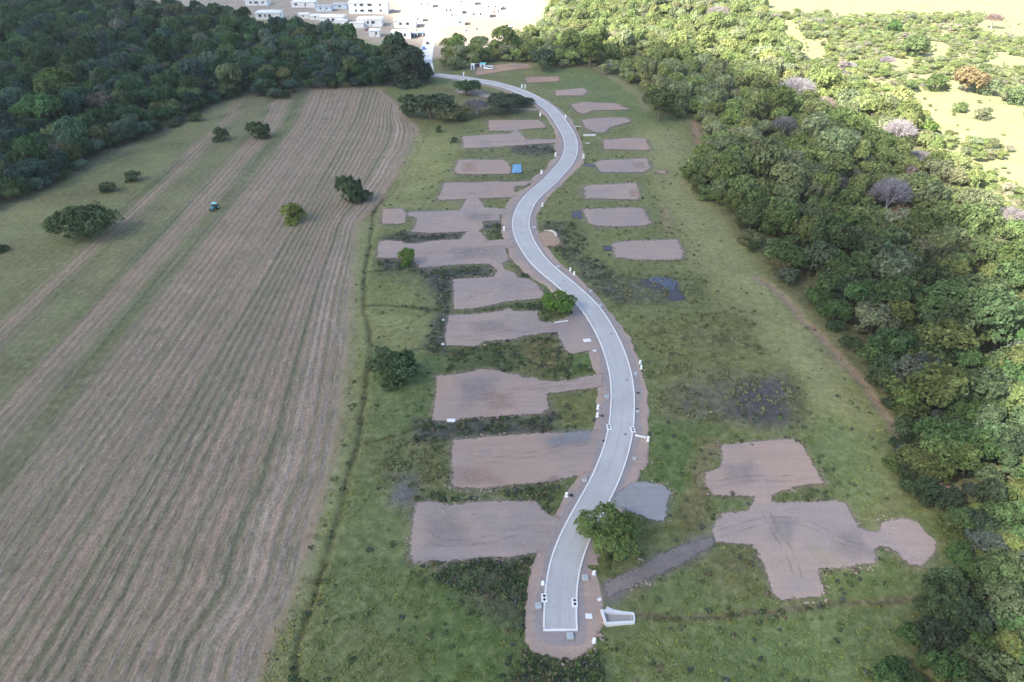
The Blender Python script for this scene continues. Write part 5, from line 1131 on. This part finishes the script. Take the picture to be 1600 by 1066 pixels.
# ------------------------------------------------------------------ houses of the estate
def house(x0, x1, yb, h, dep, wins, lab, roof='roofw', rise=1.2, wall='wallw', rows=1, door=True, rz=0.04, wing=None):
    dep *= 1.2
    s = ppm(yb); W = (x1-x0)/s; x, y = g((x0+x1)/2, yb); e = empty('house', (x, y, 0), rz)
    mb = MB().box(-W/2, W/2, 0, dep, -.2, h); mb.build('wall', M[wall], e)
    ov = .5; t = .25
    rv = [(-W/2-ov, -ov, h+.003), (W/2+ov, -ov, h+.003), (W/2+ov, dep+ov, h+.003), (-W/2-ov, dep+ov, h+.003), (-W/2-ov, -ov, h+t), (W/2+ov, -ov, h+t), (W/2+ov, dep+ov, h+t), (-W/2-ov, dep+ov, h+t), (-W/2+dep*.4, dep*.5, h+t+rise), (W/2-dep*.4, dep*.5, h+t+rise)]
    rf = MB().add(rv, [(3, 2, 1, 0), (0, 1, 5, 4), (1, 2, 6, 5), (2, 3, 7, 6), (3, 0, 4, 7), (4, 5, 9, 8), (5, 6, 9), (6, 7, 8, 9), (7, 4, 8)]).build('roof', M[roof], e)
    MB().box(W*.2-.5, W*.2+.5, dep*.3, dep*.3+.9, h+t+rise*.3, h+t+rise+.5, .05).build('chimney', M[wall], rf)
    fh = h/rows
    for r in range(rows):
        for wx0, ww in wins:
            cx = -W/2+wx0*W; zw = r*fh+fh*.42
            f = MB().box(cx-ww/2-.12, cx+ww/2+.12, -.08, -.003, zw-.12, zw+fh*.38+.12).build('window', M['white'], e)
            MB().box(cx-ww/2, cx+ww/2, -.12, -.083, zw, zw+fh*.38).build('pane', M['glass'], f)
    if door: d = MB().box(W*.08-.5, W*.08+.5, -.06, -.003, 0, 2.3).build('door', M['roofg'], e); MB().box(W*.08+.3, W*.08+.38, -.12, -.06, 1, 1.1).build('handle', M['iron'], d)
    MB().box(W/2+.003, W/2+.06, dep*.3, dep*.3+1.8, h*.45, h*.8).build('side_window', M['glass'], e)
    if wing:
        wx0, wW, wd_, wh = wing; MB().box(wx0*W-W/2, wx0*W-W/2+wW, -wd_, -.002, -.2, wh).build('wing', M[wall], e)
        MB().box(wx0*W-W/2-.3, wx0*W-W/2+wW+.3, -wd_-.3, -.002, wh+.003, wh+.25).build('wing_roof', M[roof], e)
    tag(e, lab, 'house'); return e
house(384, 418, 9, 5.0, 12, ((.25, 2.6), (.5, 4), (.8, 2)), "white house at the top left of the estate, cut by the picture edge", rise=.8)
house(400, 437, 31, 6.0, 13, ((.2, 2.6), (.42, 1.6), (.6, 2.8)), "white house in front at the left end of the estate above the wood", rise=1.6)
house(456, 492, 12, 5.2, 12, ((.2, 3), (.6, 1.5)), "white house behind with a long side wall, second along the back row")
house(494, 518, 18, 4.6, 9, ((.3, 1.6), (.7, 1.6)), "small grey-roofed house behind the second row", roof='roofg', wall='wallb', rise=.6)
house(466, 482, 29, 3.6, 8, ((.5, 1.6),), "low white outbuilding half hidden by the trees, left of another", rise=.5, door=False)
house(484, 502, 31, 3.6, 8, ((.5, 1.6),), "low white outbuilding half hidden by the trees, right of another", rise=.5, door=False)
house(500, 537, 37, 5.4, 13, ((.38, 1.8), (.58, 3.2)), "white house with a lower front wing at the middle of the wood edge", wing=(.65, 12, 6, 3.4), rise=1.6)
house(546, 606, 22, 10.5, 14, ((.18, 1.8), (.34, 3.4), (.55, 4.4), (.82, 2.2)), "large two-storey white house with two rows of dark windows", rows=2, rise=1.2)
house(558, 597, 42, 6.2, 13, ((.45, 1.8), (.65, 3.2)), "white house with a low front wing just below the two-storey house", wing=(-.25, 13, 5, 4.2), rise=1.6)
house(616, 650, 44, 6.2, 13, ((.3, 2.4), (.62, 3.0)), "white house with two square windows left of the street", rise=1.5)
house(577, 593, 58, 5.0, 9, ((.7, 1.6),), "small white house nearest the wood with a dark side opening", rise=.8)
house(612, 642, 61, 5.2, 10, ((.3, 2), (.7, 2)), "white house in front of the wood left of the street entrance", rise=1.0)
house(520, 542, 14, 4.0, 10, ((.5, 2),), "grey-walled house frame behind the front row", roof='roofg', wall='wallb', rise=.5)
house(690, 722, 22, 5.8, 12, ((.25, 2.0), (.45, 2.0)), "white house right of the street with two close dark windows")
house(730, 765, 28, 5.6, 12, ((.3, 2), (.6, 2)), "sunlit white house third in the row right of the street")
house(756, 782, 16, 5.6, 11, ((.3, 1.6), (.7, 1.6)), "sunlit white house behind and right of the third one", rise=1)
house(696, 726, 40, 4.6, 10, ((.75, 2.2),), "sunlit house with a teal roof edge right of the street", roof='tealr', rise=.3)
house(712, 742, 8, 5.6, 11, ((.3, 1.6), (.7, 1.6)), "sunlit white house at the top edge right of the street")
house(652, 676, 12, 5.6, 11, ((.3, 1.6), (.7, 1.6)), "sunlit white house at the top edge left of the street")
house(646, 660, 34, 4.0, 9, ((.5, 1.8),), "small sunlit white house next to the street entrance", rise=.6)
house(782, 800, 57, 6.6, 8, ((.5, .9),), "narrow pale blue building at the right end of the wood edge", wall='wallb', rise=.4)
def dumpster(px, py, lab):
    e = empty('dark_container', at(px, py, .1)); MB().box(-3.2, 3.2, -1.3, 1.3, 0, 2.8, .06).build('container_body', M['charcoal'], e); MB().box(-3.3, 3.3, -1.4, 1.4, 2.8, 2.95, .04).build('lid', M['bluep'], e); MB().box(.5, 1.4, -1.36, -1.3, .2, 2.4).build('door', M['roofg'], e); tag(e, lab, 'container')
dumpster(646, 58, "dark container in front of the white house at the street entrance"); dumpster(659, 57, "second dark container beside the street entrance")
# loose material on the building site: counted one by one
for k in range(26):
    px = random.uniform(430, 800); py = random.uniform(8, 50)
    if px > 650 and py > 50: continue
    e = empty('material_stack', at(px, py, .05), random.uniform(0, 3)); s = random.uniform(.8, 2)
    for j in range(3): MB().box(-s, s, -.7, .7, j*.5, j*.5+.46, .04).build('pallet_load', M[random.choice(('roofg', 'concgrey', 'red', 'wallb'))], e)
    tag(e, "small stack of building material on the bare soil among the white houses", 'stack', 'stacks of building material among the houses')

# ------------------------------------------------------------------ cloud that shades the fields (high above, outside the picture)
shade_px = "-1500,-35 -400,-35 100,-50 330,-50 470,-42 540,-22 585,24 650,62 700,66 780,68 850,74 930,84 1000,96 1090,118 1180,150 1265,182 1345,222 1420,270 1490,325 1545,385 1585,460 1590,560 1575,700 1570,900 1580,1300"
sp_ = G(gp(shade_px)[:-1]); sp_ += [(80, 30), (80, -500), (-1300, -500), (-1300, 600)]
ALT = 620.0; off = Vector((S.x, S.y))*(ALT/S.z)
gx = np.arange(-1450, 900, 16.0); gy = np.arange(-700, 1100, 16.0); CX, CY = np.meshgrid(gx, gy); CX = CX.ravel(); CY = CY.ravel()
cd = sdf(CX, CY, sp_)+(fbm(CX, CY, 90, 501)-.5)*50
th = smooth(cd/70)*120*(.75+.5*fbm(CX, CY, 120, 511)); th = np.where(cd > 0, th, 0)
cz = ALT+(fbm(CX, CY, 140, 521)-.5)*30
nxc = len(gx); nyc = len(gy); ic = np.arange(nxc*nyc).reshape(nyc, nxc); q4 = np.stack([ic[:-1, :-1], ic[:-1, 1:], ic[1:, 1:], ic[1:, :-1]], -1).reshape(-1, 4)
q4 = q4[(th[q4] > 0).any(1)]
VV = np.concatenate([np.stack([CX+off.x, CY+off.y, cz+th*.65], 1), np.stack([CX+off.x, CY+off.y, cz-th*.35], 1)]); nq = len(CX)
ek = {}
for f in q4:
    for k in range(4):
        a_, b_2 = int(f[k]), int(f[(k+1) % 4])
        if (b_2, a_) in ek: del ek[(b_2, a_)]
        else: ek[(a_, b_2)] = 1
sideq = [(a_, b_2+0, b_2+nq, a_+nq)[::-1] for a_, b_2 in ek]
VV[nq:, 2] -= .5
allq = np.concatenate([q4, q4[:, ::-1]+nq, np.array(sideq)])
uniq, inv = np.unique(allq, return_inverse=True)
cm_ = bpy.data.materials.new('cloud'); cm_.use_nodes = True; nt_ = cm_.node_tree; nt_.nodes.clear(); out = N(nt_, 'ShaderNodeOutputMaterial'); pv = N(nt_, 'ShaderNodeVolumePrincipled')
pv.inputs['Color'].default_value = (.97, .97, .97, 1); pv.inputs['Density'].default_value = .015; pv.inputs['Anisotropy'].default_value = .3; nt_.links.new(pv.outputs[0], out.inputs['Volume'])
try: cm_.cycles.homogeneous_volume = True
except Exception: pass
tag(link('cloud', mesh_np('cloud', VV[uniq], inv.reshape(allq.shape), None, cm_, None, True)), kind='structure')

# ------------------------------------------------------------------ air
hm = bpy.data.materials.new('haze'); hm.use_nodes = True; nt_ = hm.node_tree; nt_.nodes.clear(); out = N(nt_, 'ShaderNodeOutputMaterial'); pv = N(nt_, 'ShaderNodeVolumePrincipled')
pv.inputs['Color'].default_value = (.93, .95, 1, 1); pv.inputs['Density'].default_value = HAZE; pv.inputs['Anisotropy'].default_value = .2; nt_.links.new(pv.outputs[0], out.inputs['Volume'])
try: hm.cycles.homogeneous_volume = True
except Exception: pass
tag(MB().box(-2700, 2700, -700, 4400, -3, 135).build('haze', hm), "thin pale haze over the whole valley", 'haze', kind='stuff')
